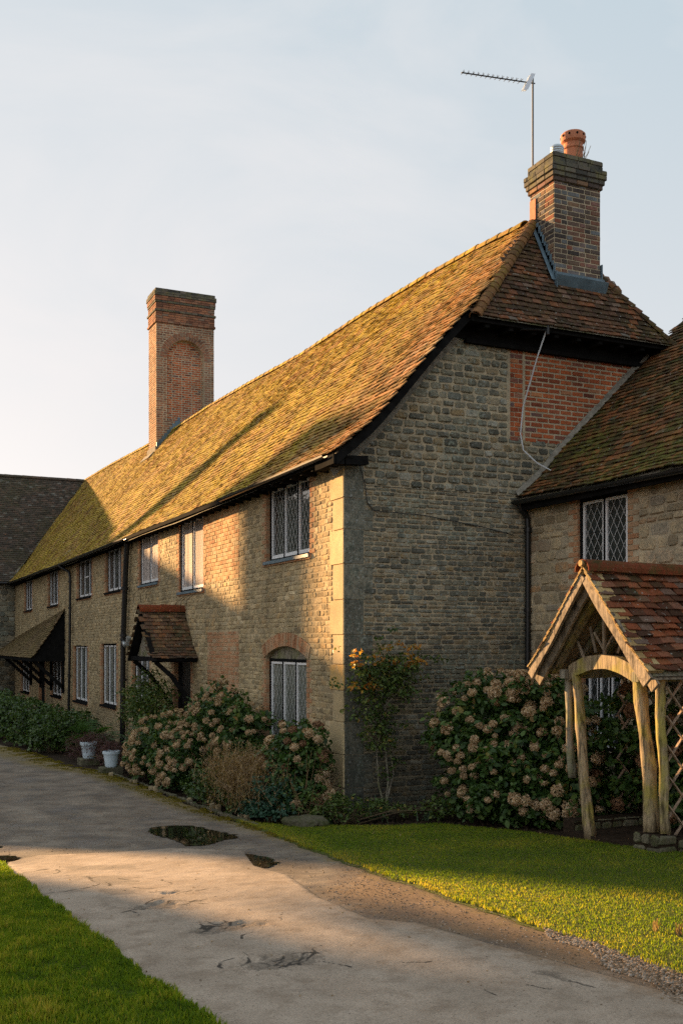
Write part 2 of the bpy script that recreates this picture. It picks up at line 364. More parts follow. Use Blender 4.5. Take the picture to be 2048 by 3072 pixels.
def plane_holes(m, P, u0, u1, v0, v1, holes, mat=0, d=0.0):
    us = sorted({u0, u1, *[h[0] for h in holes], *[h[1] for h in holes]}); vs = sorted({v0, v1, *[h[2] for h in holes], *[h[3] for h in holes]})
    us = [u for u in us if u0 <= u <= u1]; vs = [v for v in vs if v0 <= v <= v1]
    for a, b in zip(us, us[1:]):
        for c, e in zip(vs, vs[1:]):
            if any(h[0] <= (a+b)/2 <= h[1] and h[2] <= (c+e)/2 <= h[3] for h in holes): continue
            m.face([P(a,c,d),P(b,c,d),P(b,e,d),P(a,e,d)], mat, .5)
# ---------------------------------------------------------------- roof tiles
def tiles(m, S, s0, s1, T, keep=None, w=.165, g=.102, mat=0, jit=1.0, lift=.03, rfun=None, edge=None):
    nrow = int(T/g)
    for i in range(nrow+1):
        t = i*g; off = (i % 2)*w/2+random.uniform(-.01, .01); s = s0-off
        if t > T-.02: break
        while s < s1:
            sc_ = s+w/2
            if s0-.01 <= sc_ <= s1+.01 and (keep is None or keep(sc_, t)):
                p = S(sc_, t); a = (S(sc_+.05, t)-S(sc_-.05, t)).normalized(); b = (S(sc_, min(t+.1, T+.1))-S(sc_, t)).normalized()
                n = a.cross(b).normalized()
                if n.z < 0: n = -n
                rr = random.random; skew = (rr()-.5)*.03*jit; tl = (rr()-.5)*.012*jit; l0 = lift+(rr()-.5)*.014*jit; dy = (rr()-.5)*.012*jit
                gg = g*1.5; hw = w/2-.003; th = .013; cr = .006*rr()
                B = lambda x, y, z: p+a*x+b*y+n*z
                vs = [B(-hw+skew*0,dy-.0,l0-tl),B(0,dy,l0+cr),B(hw,dy,l0+tl),B(hw+skew,gg,.004),B(skew,gg,.006),B(-hw+skew,gg,.004),
                      B(-hw,dy,l0-tl-th),B(0,dy,l0+cr-th),B(hw,dy,l0+tl-th),B(hw+skew,gg,-.01),B(-hw+skew,gg,-.01)]
                m.mesh(vs, [(0,1,4,5),(1,2,3,4),(6,7,1,0),(7,8,2,1),(8,9,3,2),(10,6,0,5),(6,10,9,8)], mat, rfun(sc_, t) if rfun else None)
            s += w
def half_tiles(m, p0, p1, rad, L, up=(0,0,1), mat=0, flare=.012, sq=1.0, r=None):
    p0 = Vector(p0); p1 = Vector(p1); d = (p1-p0); n = max(1, round(d.length/L)); dd = d/n; dn = d.normalized()
    a = dn.cross(Vector(up)).normalized(); b = a.cross(dn).normalized()
    if b.z < 0: b = -b
    for i in range(n):
        c0 = p0+dd*i-dn*.02+b*random.uniform(-.006, .006); c1 = p0+dd*(i+1)+b*random.uniform(-.004, .004); vs = []; seg = 8
        for c, rr in ((c0, rad+flare), (c1, rad)):
            for k in range(seg+1):
                th = math.pi*k/seg; vs.append(c+a*rr*math.cos(th)+b*rr*math.sin(th)*sq)
        for c, rr in ((c0, rad+flare-.016), (c1, rad-.016)):
            for k in range(seg+1):
                th = math.pi*k/seg; vs.append(c+a*rr*math.cos(th)+b*rr*math.sin(th)*sq)
        N = seg+1; fs = [(k, k+1, N+k+1, N+k) for k in range(seg)]+[(2*N+k, 2*N+k+1, k+1, k) for k in range(seg)]+[(N+k, N+k+1, 3*N+k+1, 3*N+k) for k in range(seg)]
        m.mesh(vs, fs, mat, r)
# ================================================================ GROUND
def grid_sheet(name, xs, ys, zf, mat, attrs=None):
    X, Y = np.meshgrid(xs, ys); Z = zf(X, Y); nx, ny = len(xs), len(ys)
    V = np.stack([X, Y, Z], -1).reshape(-1, 3); i = np.arange(ny-1)[:, None]*nx+np.arange(nx-1)[None, :]; i = i.ravel()
    F = np.stack([i, i+1, i+1+nx, i+nx], 1); o = npmesh(name, V, F, mat, smooth=True)
    for k, fn in (attrs or {}).items():
        at = o.data.attributes.new(k, 'FLOAT', 'POINT'); at.data.foreach_set('value', fn(X, Y).ravel().astype(np.float32))
    return o
xs = np.concatenate([[-400,-150,-60,-30,-18], np.arange(-12, 8, .5), [10,14,20,40,100,250,400]])
ys = np.concatenate([[-400,-150,-60,-30], np.arange(-18, 2, .25), np.arange(2, 40, 1.5), [45,60,100,200,400]])
g = grid_sheet('ground', xs, ys, lambda X, Y: gzv(X, Y)-.03, M['soil']); tag(g, None, None, kind='structure')
RIGHT = [(-40,-1.55),(-9,-1.55),(-8.17,-1.57),(-7.14,-1.64),(-6.16,-1.72),(-5.23,-1.74),(-4.39,-1.78),(-2.69,-1.71),(-.6,-1.48),(.83,-1.45),(2.4,-1.5),(4.5,-1.6),(7,-1.8),(8.4,-2.2),(11.2,-2.45),(14.5,-2.9),(20,-3.2),(32,-3.4)]
LEFT = [(-40,-4.1),(-9,-4.22),(-7.76,-4.33),(-7.03,-4.44),(-6.18,-4.5),(-4.86,-4.61),(-3.4,-4.69),(-2.03,-4.75),(-1.2,-5.2),(.2,-6.4),(3,-7.6),(34,-9)]
def yedge(pts, Y, a=.035, sc=7.0, ph=0.0):
    base = np.interp(Y, [p[0] for p in pts], [p[1] for p in pts])
    return base+a*(np.sin(Y*sc+ph)*.5+np.sin(Y*sc*2.3+1+ph)*.35+np.sin(Y*sc*5.1+2)*.25)
def poly_sd(X, Y, P):
    d = np.full(X.shape, 1e9); ins = np.zeros(X.shape, bool); n = len(P)
    for i in range(n):
        ax, ay = P[i]; bx, by = P[(i+1) % n]; ex, ey = bx-ax, by-ay
        t = np.clip(((X-ax)*ex+(Y-ay)*ey)/(ex*ex+ey*ey+1e-12), 0, 1)
        d = np.minimum(d, np.hypot(X-ax-t*ex, Y-ay-t*ey))
        c = ((ay > Y) != (by > Y)) & (X < ex*(Y-ay)/(ey+1e-12 if ey == 0 else ey)+ax); ins ^= c
    return np.where(ins, d, -d)
def smooth(P, n=3):
    for _ in range(n):
        Q = []
        for i in range(len(P)):
            a, b = P[i], P[(i+1) % len(P)]; Q += [(a[0]*.75+b[0]*.25, a[1]*.75+b[1]*.25), (a[0]*.25+b[0]*.75, a[1]*.25+b[1]*.75)]
        P = Q
    return P
CONC = [(-6,-2.3),(-4.75,-2.03),(-4.3,-1.6),(-3.54,-1.89),(-2.93,-1.92),(-2.37,-2.62),(-2.6,-3.63),(-2.52,-4.21),(-2.66,-5.22),(-2.62,-6.09),(-2.37,-6.36),(-2.23,-6.97),(-2.09,-7.51),(-1.85,-8.48),(-1.4,-11),(-1,-20),(-7,-20)]
MUD = [(-1.72,-3.6),(-1.95,-4.4),(-2.2,-4.75),(-2.6,-5.25),(-2.62,-6.0),(-2.45,-6.4),(-2.3,-7.0),(-2.12,-7.6),(-1.9,-8.5),(-1.7,-9.6),(-1.3,-9.6),(-1.3,-3.6)]
HOLES = [smooth([(-4.0,-5.86),(-3.75,-5.70),(-3.40,-5.72),(-3.30,-5.86),(-3.55,-5.98),(-3.85,-6.02)],1), smooth([(-3.9,-6.86),(-3.72,-6.66),(-3.42,-6.72),(-3.33,-6.93),(-3.55,-7.0),(-3.8,-7.02)],1),
         smooth([(-4.15,-4.9),(-3.9,-4.75),(-3.7,-4.85),(-3.75,-5.05),(-4.0,-5.1)],1), [(-2.36,-7.74),(-2.24,-7.82),(-2.2,-8.0),(-2.3,-7.95)],[(-3.75,-4.5),(-3.6,-4.42),(-3.5,-4.5),(-3.6,-4.58)]]
PATCH = [[(-4.2,-3.3),(-3.85,-3.5),(-3.8,-4.0),(-4.12,-3.85)],[(-4.2,-4.05),(-3.95,-4.12),(-3.93,-4.4),(-4.15,-4.35)],[(-4.25,-2.6),(-3.6,-2.9),(-3.65,-3.2),(-4.2,-2.95)]]
SEAM = [(-9,-.9),(-4.6,-.5),(-3.2,-1.0),(-2.2,-1.9),(-1.9,-2.2)]
def line_d(X, Y, P):
    d = np.full(X.shape, 1e9)
    for (ax, ay), (bx, by) in zip(P, P[1:]):
        ex, ey = bx-ax, by-ay; t = np.clip(((X-ax)*ex+(Y-ay)*ey)/(ex*ex+ey*ey), 0, 1); d = np.minimum(d, np.hypot(X-ax-t*ex, Y-ay-t*ey))
    return d
yr = np.concatenate([np.arange(-13, -9, .05), np.arange(-9, -1, .02), np.arange(-1, 6, .05), np.arange(6, 33, .25)])
nx = 150; U = np.linspace(0, 1, nx)
Yg, Ug = np.meshgrid(yr, U, indexing='ij')
xl = yedge(LEFT, Yg, .03, 5); xr = yedge(RIGHT, Yg, .03, 6, 2); Xg = xl+(xr-xl)*Ug
hole = np.max([poly_sd(Xg, Yg, h) for h in HOLES], 0)
nn = np.array([nz(a*9, b*9) for a, b in zip(Xg.ravel(), Yg.ravel())]).reshape(Xg.shape)
depth = np.clip(hole+.11*nn-.01, 0, .05)/.05
conc = poly_sd(Xg, Yg, CONC)
Zg = gzv(Xg, Yg)+np.where(conc > 0, np.clip(conc, 0, .03)*.25, 0)-.016*depth+.002*nn-.02*np.clip((.08-(xr-Xg))/.08, 0, 1)-.02*np.clip((.08-(Xg-xl))/.08, 0, 1)
V = np.stack([Xg, Yg, Zg], -1).reshape(-1, 3); i = (np.arange(len(yr)-1)[:, None]*nx+np.arange(nx-1)[None, :]).ravel()
random.seed(21)
CR = []
def walk(x, y, th, n, st=.05, wob=.5):
    P = [(x, y)]
    for _ in range(n): th += random.uniform(-wob, wob); x += math.cos(th)*st; y += math.sin(th)*st; P.append((x, y))
    return P
for hx, hy, n_, L_ in ((-3.65,-5.85,11,7),(-3.62,-6.83,12,7),(-3.92,-4.92,9,7),(-3.7,-4.5,4,5),(-4.3,-2.7,6,10),(-2.28,-7.85,3,4),(-4.0,-3.6,6,8)):
    for _ in range(n_): CR.append(walk(hx+random.gauss(0,.16), hy+random.gauss(0,.09), random.choice((0,3.14))+random.gauss(0,.7), random.randint(3, L_), .045, .7))
CR.append(walk(-4.3,-3.2,-1.2,26,.06,.45)); CR.append(walk(-3.9,-4.1,-.7,14,.05,.6)); CR.append(walk(-3.5,-1.3,-.6,20,.07,.3)); CR.append(walk(-2.2,-4.3,2.9,8,.05,.4)); CR.append(walk(-3.2,-.3,2.9,16,.08,.3)); CR.append(walk(-3.0,-7.2,0,6,.04,.5))
cdist = np.full(Xg.shape, 1.0); near_ = (Yg > -9.2) & (Yg < 1.5); xs_, ys_ = Xg[near_], Yg[near_]; dd_ = np.full(xs_.shape, 1.0)
for P_ in CR: dd_ = np.minimum(dd_, line_d(xs_, ys_, P_))
cdist[near_] = dd_
PUD = [[(-2.73,.02),(-2.3,.25),(-2.05,-.63),(-2.04,-1.55),(-2.52,-1.95),(-2.78,-1.9),(-2.8,-.5)],[(-2.58,-2.55),(-2.30,-3.2),(-2.36,-3.6),(-2.6,-3.85),(-2.7,-3.5)],[(-6,-.1),(-4.5,-.4),(-4.4,-1.5),(-4.6,-2.1),(-6,-2)]]
wetd = np.max([poly_sd(Xg, Yg, p) for p in PUD], 0)
def road_material():
    t = NT('road_surface'); f1 = t.noise(75, 5, .8); f2 = t.noise(45, 4, .6); f3 = t.noise(2.2, 5, .6); jag = t.noise(9, 5, .7)
    J = t.math('MULTIPLY', t.math('SUBTRACT', jag, .5), .35)
    def zone(name, w=.05, amp=1.0): return t.ramp(t.math('ADD', t.math('MULTIPLY', t.math('ADD', t.attr(name), t.math('MULTIPLY', J, amp)), 1/w*.5), .5), [(.0, 0.0), (1.0, 1.0)])
    asph = t.mix(t.ramp(f3, [(.35, 0.0), (.68, 1.0)]), (.12,.10,.08), (.27,.225,.175))
    asph = t.mix(.75, asph, t.ramp(f1, [(.33, .25), (.5, .9), (.66, 1.9)]), 'MULTIPLY')
    conc_ = t.mix(t.ramp(f3, [(.3, 0.0), (.7, 1.0)]), (.29,.23,.175), (.42,.34,.265))
    conc_ = t.mix(.7, conc_, t.ramp(f1, [(.28, .25), (.5, 1.0), (.75, 1.4)]), 'MULTIPLY')
    specks = t.ramp(t.noise(48, 3, .6), [(.30, .2), (.36, 1.0), (.66, 1.0), (.72, 1.35)])
    conc_ = t.mix(.8, conc_, specks, 'MULTIPLY')
    c = t.mix(zone('conc', .03, 1.0), asph, conc_)
    stain = t.ramp(t.noise(5, 6, .7), [(.48, 0.0), (.66, 1.0)]); c = t.mix(t.math('MULTIPLY', stain, .5), c, (.17,.12,.08))
    mud = t.mix(f2, (.12,.07,.035), (.26,.165,.09))
    mud = t.mix(.6, mud, t.ramp(f1, [(.3, .5), (.7, 1.5)]), 'MULTIPLY')
    c = t.mix(t.math('MULTIPLY', zone('mud', .16, 2.2), .75), c, mud)
    c = t.mix(t.math('MULTIPLY', zone('patch', .02, .25), .75), c, (.20,.165,.13))
    # broken rims and hairline cracks
    v = t.n('TexVoronoi', feature='DISTANCE_TO_EDGE'); v.inputs['Scale'].default_value = 7
    mp = t.n('Mapping'); mp.inputs['Scale'].default_value = (1, .55, 1); t.l(t.pos, mp.inputs[0])
    w = t.n('VectorMath', operation='ADD'); nn2 = t.n('TexNoise'); nn2.inputs['Scale'].default_value = 6; t.l(t.pos, nn2.inputs[0])
    sc2 = t.n('VectorMath', operation='SCALE'); t.l(nn2.outputs['Color'], sc2.inputs[0]); sc2.inputs['Scale'].default_value = .35
    t.l(mp.outputs[0], w.inputs[0]); t.l(sc2.outputs[0], w.inputs[1]); t.l(w.outputs[0], v.inputs['Vector'])
    crack = t.ramp(v.outputs['Distance'], [(.0, 1.0), (.035, 0.0)])
    near = zone('hole', .16, 1.6)
    rim = t.ramp(t.math('ADD', t.attr('hole'), t.math('MULTIPLY', J, 1.3)), [(.0, 0.0), (.03, 1.0)])
    c = t.mix(t.math('MULTIPLY', t.math('MULTIPLY', near, crack), .9), c, (.05,.04,.035))
    c = t.mix(t.math('MULTIPLY', rim, .7), c, t.mix(f2, (.06,.045,.035), (.27,.22,.17)))
    cw = t.math('MULTIPLY', t.ramp(t.noise(6, 3), [(.35, .15), (.7, 1.0)]), .016)
    ck = t.ramp(t.math('ADD', .5, t.math('SUBTRACT', cw, t.math('ADD', t.attr('crackd'), t.math('MULTIPLY', J, .06)))), [(.496, 0.0), (.503, 1.0)])
    c = t.mix(t.math('MULTIPLY', ck, .92), c, (.035,.03,.025))
    lone = t.ramp(t.noise(1.4, 2), [(.6, 0.0), (.66, 1.0)])
    c = t.mix(t.math('MULTIPLY', t.math('MULTIPLY', lone, crack), .45), c, (.08,.06,.05))
    se = t.ramp(t.attr('seam'), [(.0, 1.0), (.016, 0.0)])
    c = t.mix(t.math('MULTIPLY', se, .7), c, (.04,.035,.03))
    moss = zone('verge', .16, 2.0)
    c = t.mix(t.math('MULTIPLY', moss, .75), c, t.mix(f2, (.14,.10,.035), (.24,.18,.04)))
    wet = t.ramp(t.noise(1.3, 5, .65), [(.5, 0.0), (.64, 1.0)])
    wet = t.math('MULTIPLY', wet, t.math('SUBTRACT', 1.0, zone('conc', .02, .5)))
    c = t.mix(t.math('MULTIPLY', wet, .35), c, (.05,.05,.055))
    damp = zone('wetd', .22, 1.5); c = t.mix(t.math('MULTIPLY', damp, .6), c, (.045,.04,.035))
    t.color(c); t.rough(t.math('SUBTRACT', t.math('SUBTRACT', .9, t.math('MULTIPLY', wet, .28)), t.math('MULTIPLY', damp, .25)))
    h = t.math('ADD', t.math('MULTIPLY', f1, .5), t.math('MULTIPLY', t.math('SUBTRACT', 1.0, t.math('MULTIPLY', near, crack)), .8))
    t.bump(h, .7, .008); return t.mat
road = npmesh('road', V, np.stack([i, i+1, i+1+nx, i+nx], 1), road_material(), smooth=True); tag(road, None, None, kind='structure')
def addattr(o, k, A):
    at = o.data.attributes.new(k, 'FLOAT', 'POINT'); at.data.foreach_set('value', A.ravel().astype(np.float32))
addattr(road, 'conc', np.clip(conc, -1, 1)); addattr(road, 'mud', np.clip(poly_sd(Xg, Yg, MUD), -1, 1))
addattr(road, 'hole', np.clip(hole, -1, 1)); addattr(road, 'seam', np.clip(np.minimum(line_d(Xg, Yg, SEAM), line_d(Xg, Yg, CONC[1:14])), 0, 1))
addattr(road, 'crackd', cdist); addattr(road, 'wetd', np.clip(wetd+.08, -1, 1)); addattr(road, 'patch', np.clip(np.max([poly_sd(Xg, Yg, h) for h in PATCH], 0), -1, 1))
vw = np.interp(Yg, [-13,-3,-1,2,7,9,14,33], [.03,.05,.16,.32,.42,.7,.9,.9])
addattr(road, 'verge', np.clip(vw-(xr-Xg), -1, 1))
# puddles : thin sheets of water lying in the road
def scan_sheet(name, poly, dz, mat, jag=.02, step=.02, nc=8):
    P = np.array(poly); y0, y1 = P[:, 1].min(), P[:, 1].max(); rows = []
    y = y0+.004
    while y < y1:
        xsn = []
        for k in range(len(P)):
            (ax, ay), (bx, by) = P[k], P[(k+1) % len(P)]
            if (ay > y) != (by > y): xsn.append(ax+(bx-ax)*(y-ay)/(by-ay))
        if len(xsn) >= 2:
            a, b = min(xsn), max(xsn); k = min(1, (b-a)/.12)
            a += jag*k*(nz(y*9, 1)+.6*nz(y*27, 2)); b += jag*k*(nz(y*8, 5)+.6*nz(y*25, 6)); rows.append((y, a, b))
        y += step
    m = MB(); vs = []; fs = []
    for (y, a, b) in rows:
        for k in range(nc+1):
            x = a+(b-a)*k/nc; vs.append((x, y, gz(x, y)+dz))
    for r_ in range(len(rows)-1):
        for k in range(nc): q = r_*(nc+1)+k; fs.append((q, q+1, q+nc+2, q+nc+1))
    m.mesh(vs, fs, 0, .5); return m.build(name, mat, smooth=True)
tw = NT('puddle_water'); tw.color(tw.ramp(tw.noise(6, 4), [(.3, (.008,.007,.005)), (.7, (.03,.024,.015))])); tw.rough(.03); tw.b.inputs['Specular IOR Level'].default_value = .6; M['water'] = tw.mat
for pl, lab in (([(-2.73,.02),(-2.55,.28),(-2.3,.25),(-2.08,.0),(-2.05,-.63),(-1.98,-1.2),(-2.04,-1.55),(-2.3,-1.6),(-2.52,-1.95),(-2.78,-1.9),(-2.72,-1.2),(-2.8,-.5)], 'largest dark puddle in the middle of the road'),
            ([(-2.58,-2.55),(-2.45,-2.8),(-2.30,-3.2),(-2.36,-3.6),(-2.6,-3.85),(-2.7,-3.5),(-2.62,-3.1)], 'smaller oval puddle beside the pale paving edge'),
            ([(-5.3,-.2),(-4.6,-.35),(-4.52,-.62),(-4.8,-.75),(-5.4,-.8)], 'thin puddle at the far left edge of the road'),
            ([(-5.2,-1.3),(-4.62,-1.35),(-4.50,-1.55),(-4.58,-2.0),(-4.8,-2.1),(-5.2,-1.8)], 'dark puddle beside the left grass tip')):
    o = scan_sheet('puddle', smooth(pl, 2), .006, M['water'], .075); tag(o, None, None, kind='structure'); o['label'] = lab
# ---- lawns
def lawnx_edge_right(Y): return yedge(RIGHT, Y, .03, 6, 2)
TOP = [(-40,3.0),(-9,2.98),(-6.2,2.9),(-5.1,1.3),(-4.42,1.02),(-3.2,.85),(-2.2,.55),(-1.74,.44),(-1.6,-.1),(-1.3,-.5),(-.64,-1.12),(-.2,-1.3),(.3,-1.42)]
tl_ = NT('lawn_turf'); tl_.color(tl_.mix(tl_.noise(60, 4), (.04,.06,.01), (.12,.13,.02))); tl_.bump(tl_.noise(120, 4), 1.0, .02); M['turf'] = tl_.mat
def lawn(name, e0, e1, y0, y1, dz=.012):
    ys = np.arange(y0, y1, .05); Yq, Uq = np.meshgrid(ys, np.linspace(0, 1, 40), indexing='ij')
    a = e0(Yq); b = e1(Yq); Xq = a+(b-a)*Uq; ed = np.minimum(Uq, 1-Uq)*np.abs(b-a)
    Z = gzv(Xq, Yq)+dz*np.clip(ed/.06, 0, 1)-.012*(1-np.clip(ed/.03, 0, 1)); V = np.stack([Xq, Yq, Z], -1).reshape(-1, 3)
    i = (np.arange(len(ys)-1)[:, None]*40+np.arange(39)[None, :]).ravel()
    o = npmesh(name, V, np.stack([i, i+1, i+41, i+40], 1), M['turf'], smooth=True); tag(o, None, None, kind='structure'); return o
lawn('lawn', lambda Y: lawnx_edge_right(Y)-.02, lambda Y: yedge(TOP, Y, .03, 4), -13, .3)
lawn('lawn', lambda Y: np.full(Y.shape, -13.0), lambda Y: yedge(LEFT, Y, .03, 5)+.02, -13, 3)
def blades(name, X, Y, h, w, mats, label_kind='stuff', lean=.6, zoff=0.0, rbias=None):
    n = len(X); Z = gzv(X, Y)+zoff; th = rng.uniform(0, 2*np.pi, n); ph = rng.uniform(0, 2*np.pi, n)
    hh = h*rng.uniform(.5, 1.25, n); ww = w*rng.uniform(.7, 1.3, n); ln = lean*rng.uniform(.1, 1, n)
    dx, dy = np.cos(th)*ww, np.sin(th)*ww
    lx, ly = np.cos(ph)*hh*ln, np.sin(ph)*hh*ln
    b0 = np.stack([X-dx, Y-dy, Z], 1); b1 = np.stack([X+dx, Y+dy, Z], 1)
    t = np.stack([X+lx, Y+ly, Z+hh*np.sqrt(1-np.minimum(ln, .95)**2)], 1)
    mid0 = np.stack([X-dx*.8+lx*.3, Y-dy*.8+ly*.3, Z+hh*.55], 1); mid1 = np.stack([X+dx*.8+lx*.3, Y+dy*.8+ly*.3, Z+hh*.55], 1)
    V = np.stack([b0, b1, mid1, mid0, t], 1).reshape(-1, 3); k = np.arange(n)*5
    Q = np.stack([k, k+1, k+2, k+3], 1); T = np.stack([k+3, k+2, k+4, k+4], 1)
    r = rng.uniform(0, 1, n) if rbias is None else np.clip(rbias+rng.normal(0, .22, n), 0, 1)
    # triangles only keeps the array rectangular
    F = np.concatenate([np.stack([k, k+1, k+2], 1), np.stack([k, k+2, k+3], 1), np.stack([k+3, k+2, k+4], 1)])
    o = npmesh(name, V, F, mats, rnd=np.concatenate([r, r, r])); return o
CAMP = (-6.0409, -12.9927, 2.4); AZ = R(24.8)
def vis(X, Y, mg=.06):
    a, b = X-CAMP[0], Y-CAMP[1]; u = a*math.cos(AZ)-b*math.sin(AZ); v = a*math.sin(AZ)+b*math.cos(AZ)
    return (v > 4.6) & (np.abs(u/v) < .327+mg)
def scatter(n, x0, x1, y0, y1, keep):
    X = rng.uniform(x0, x1, n); Y = rng.uniform(y0, y1, n); k = keep(X, Y); return X[k], Y[k]
def clump(X, Y, s=1.2): return np.array([noise.fractal(Vector((a*s, b*s, 0)), 1.0, 2.0, 3) for a, b in zip(X, Y)])
X1, Y1 = scatter(330000, -1.85, 3.2, -10.2, .3, lambda X, Y: (X > lawnx_edge_right(Y)+.005*0) & (X < yedge(TOP, Y, .03, 4)+.02) & vis(X, Y))
c1 = clump(X1, Y1); e1 = np.clip((X1-lawnx_edge_right(Y1))/.35, 0, 1)
g1 = blades('grass', X1, Y1, .030, .0036, M['grass'], rbias=.42+.35*c1+.35*(1-e1)); tag(g1, 'short mown green lawn between the road and the porch', 'grass', kind='stuff')
X2, Y2 = scatter(420000, -8.2, -4.1, -9.2, -.6, lambda X, Y: (X < yedge(LEFT, Y, .03, 5)+.01) & vis(X, Y))
c2 = clump(X2, Y2)
c4 = clump(X2, Y2, 5.0); g2 = blades('grass', X2, Y2, .05*(1+.5*c4+.3*c2), .0045, M['grass'], rbias=.46+.35*c2+.3*c4); tag(g2, 'thicker green grass verge at the bottom left corner', 'grass', kind='stuff')
# mossy verge along the bed edging
def vkeep(X, Y):
    r = yedge(RIGHT, Y, .03, 6, 2); w = np.interp(Y, [-3,-1,2,7,9,14], [.03,.16,.30,.42,.5,.5]); u = (r-X)/w
    return (u > -.15) & (u < 1) & (rng.uniform(0, 1, len(X)) < np.clip(1.15-u, .05, 1))
X3, Y3 = scatter(150000, -3.4, -1.3, -3.0, 13, vkeep)
kk = clump(X3, Y3, 3.0) > -.12; X3, Y3 = X3[kk], Y3[kk]
g3 = blades('moss', X3, Y3, .014, .006, M['moss'], lean=.8, zoff=.002); tag(g3, 'yellow green moss strip along the edge of the flower bed', 'moss', kind='stuff')
# gravel at the road side
def pebbles(name, X, Y, s0, s1, mat, dz=.004):
    ico = np.array([(0,0,1),(.9,0,.3),(.28,.85,.3),(-.72,.53,.3),(-.72,-.53,.3),(.28,-.85,.3),(.72,.53,-.4),(-.28,.85,-.4),(-.9,0,-.4),(-.28,-.85,-.4),(.72,-.53,-.4)])
    fc = [(0,1,2),(0,2,3),(0,3,4),(0,4,5),(0,5,1),(1,6,2),(2,6,7),(2,7,3),(3,7,8),(3,8,4),(4,8,9),(4,9,5),(5,9,10),(5,10,1),(1,10,6)]
    n = len(X); s = rng.uniform(s0, s1, n); th = rng.uniform(0, 6.28, n)
    v = ico[None]*rng.uniform(.7, 1.3, (n, 1, 3))*s[:, None, None]; v[..., 2] *= .6
    c, q = np.cos(th)[:, None], np.sin(th)[:, None]
    V = np.stack([v[..., 0]*c-v[..., 1]*q+X[:, None], v[..., 0]*q+v[..., 1]*c+Y[:, None], v[..., 2]+(gzv(X, Y)+dz)[:, None]], -1).reshape(-1, 3)
    F = (np.array(fc)[None]+(np.arange(n)*11)[:, None, None]).reshape(-1, 3)
    return npmesh(name, V, F, mat, rnd=np.repeat(rng.uniform(0, 1, n), len(fc)))
M['gravel'] = masonry_mat('gravel', [(0,(.10,.075,.05)),(.5,(.26,.19,.13)),(1,(.42,.36,.3))], (.2,.14,.09), .3, .2)
X, Y = scatter(16000, -2.2, -1.45, -9.5, -6.7, lambda X, Y: (X < yedge(RIGHT, Y, .03, 6, 2)+.06) & (X > np.interp(Y, [-9.5,-8.4,-7.6,-6.7], [-2.0,-1.92,-1.80,-1.66])+.05*np.sin(Y*9)))
o = pebbles('gravel', X, Y, .005, .015, M['gravel']); tag(o, 'loose brown gravel where the lawn meets the road', 'gravel', kind='stuff')
X, Y = scatter(2600, -2.75, -1.7, -8.6, -3.0, lambda X, Y: poly_sd(X, Y, MUD) > -.08)
o = pebbles('loose_grit', X, Y, .003, .008, M['gravel'], .002); tag(o, 'scattered grit on the muddy edge of the road', 'grit', kind='stuff')
X, Y = scatter(1500, -4.6, -1.9, -8.5, 2, lambda X, Y: X > yedge(LEFT, Y, .03, 5))
o = pebbles('fallen_leaf_litter', X, Y, .003, .008, M['dry'], .003); tag(o, 'tiny dry leaf crumbs scattered over the road', 'leaf litter', kind='stuff')
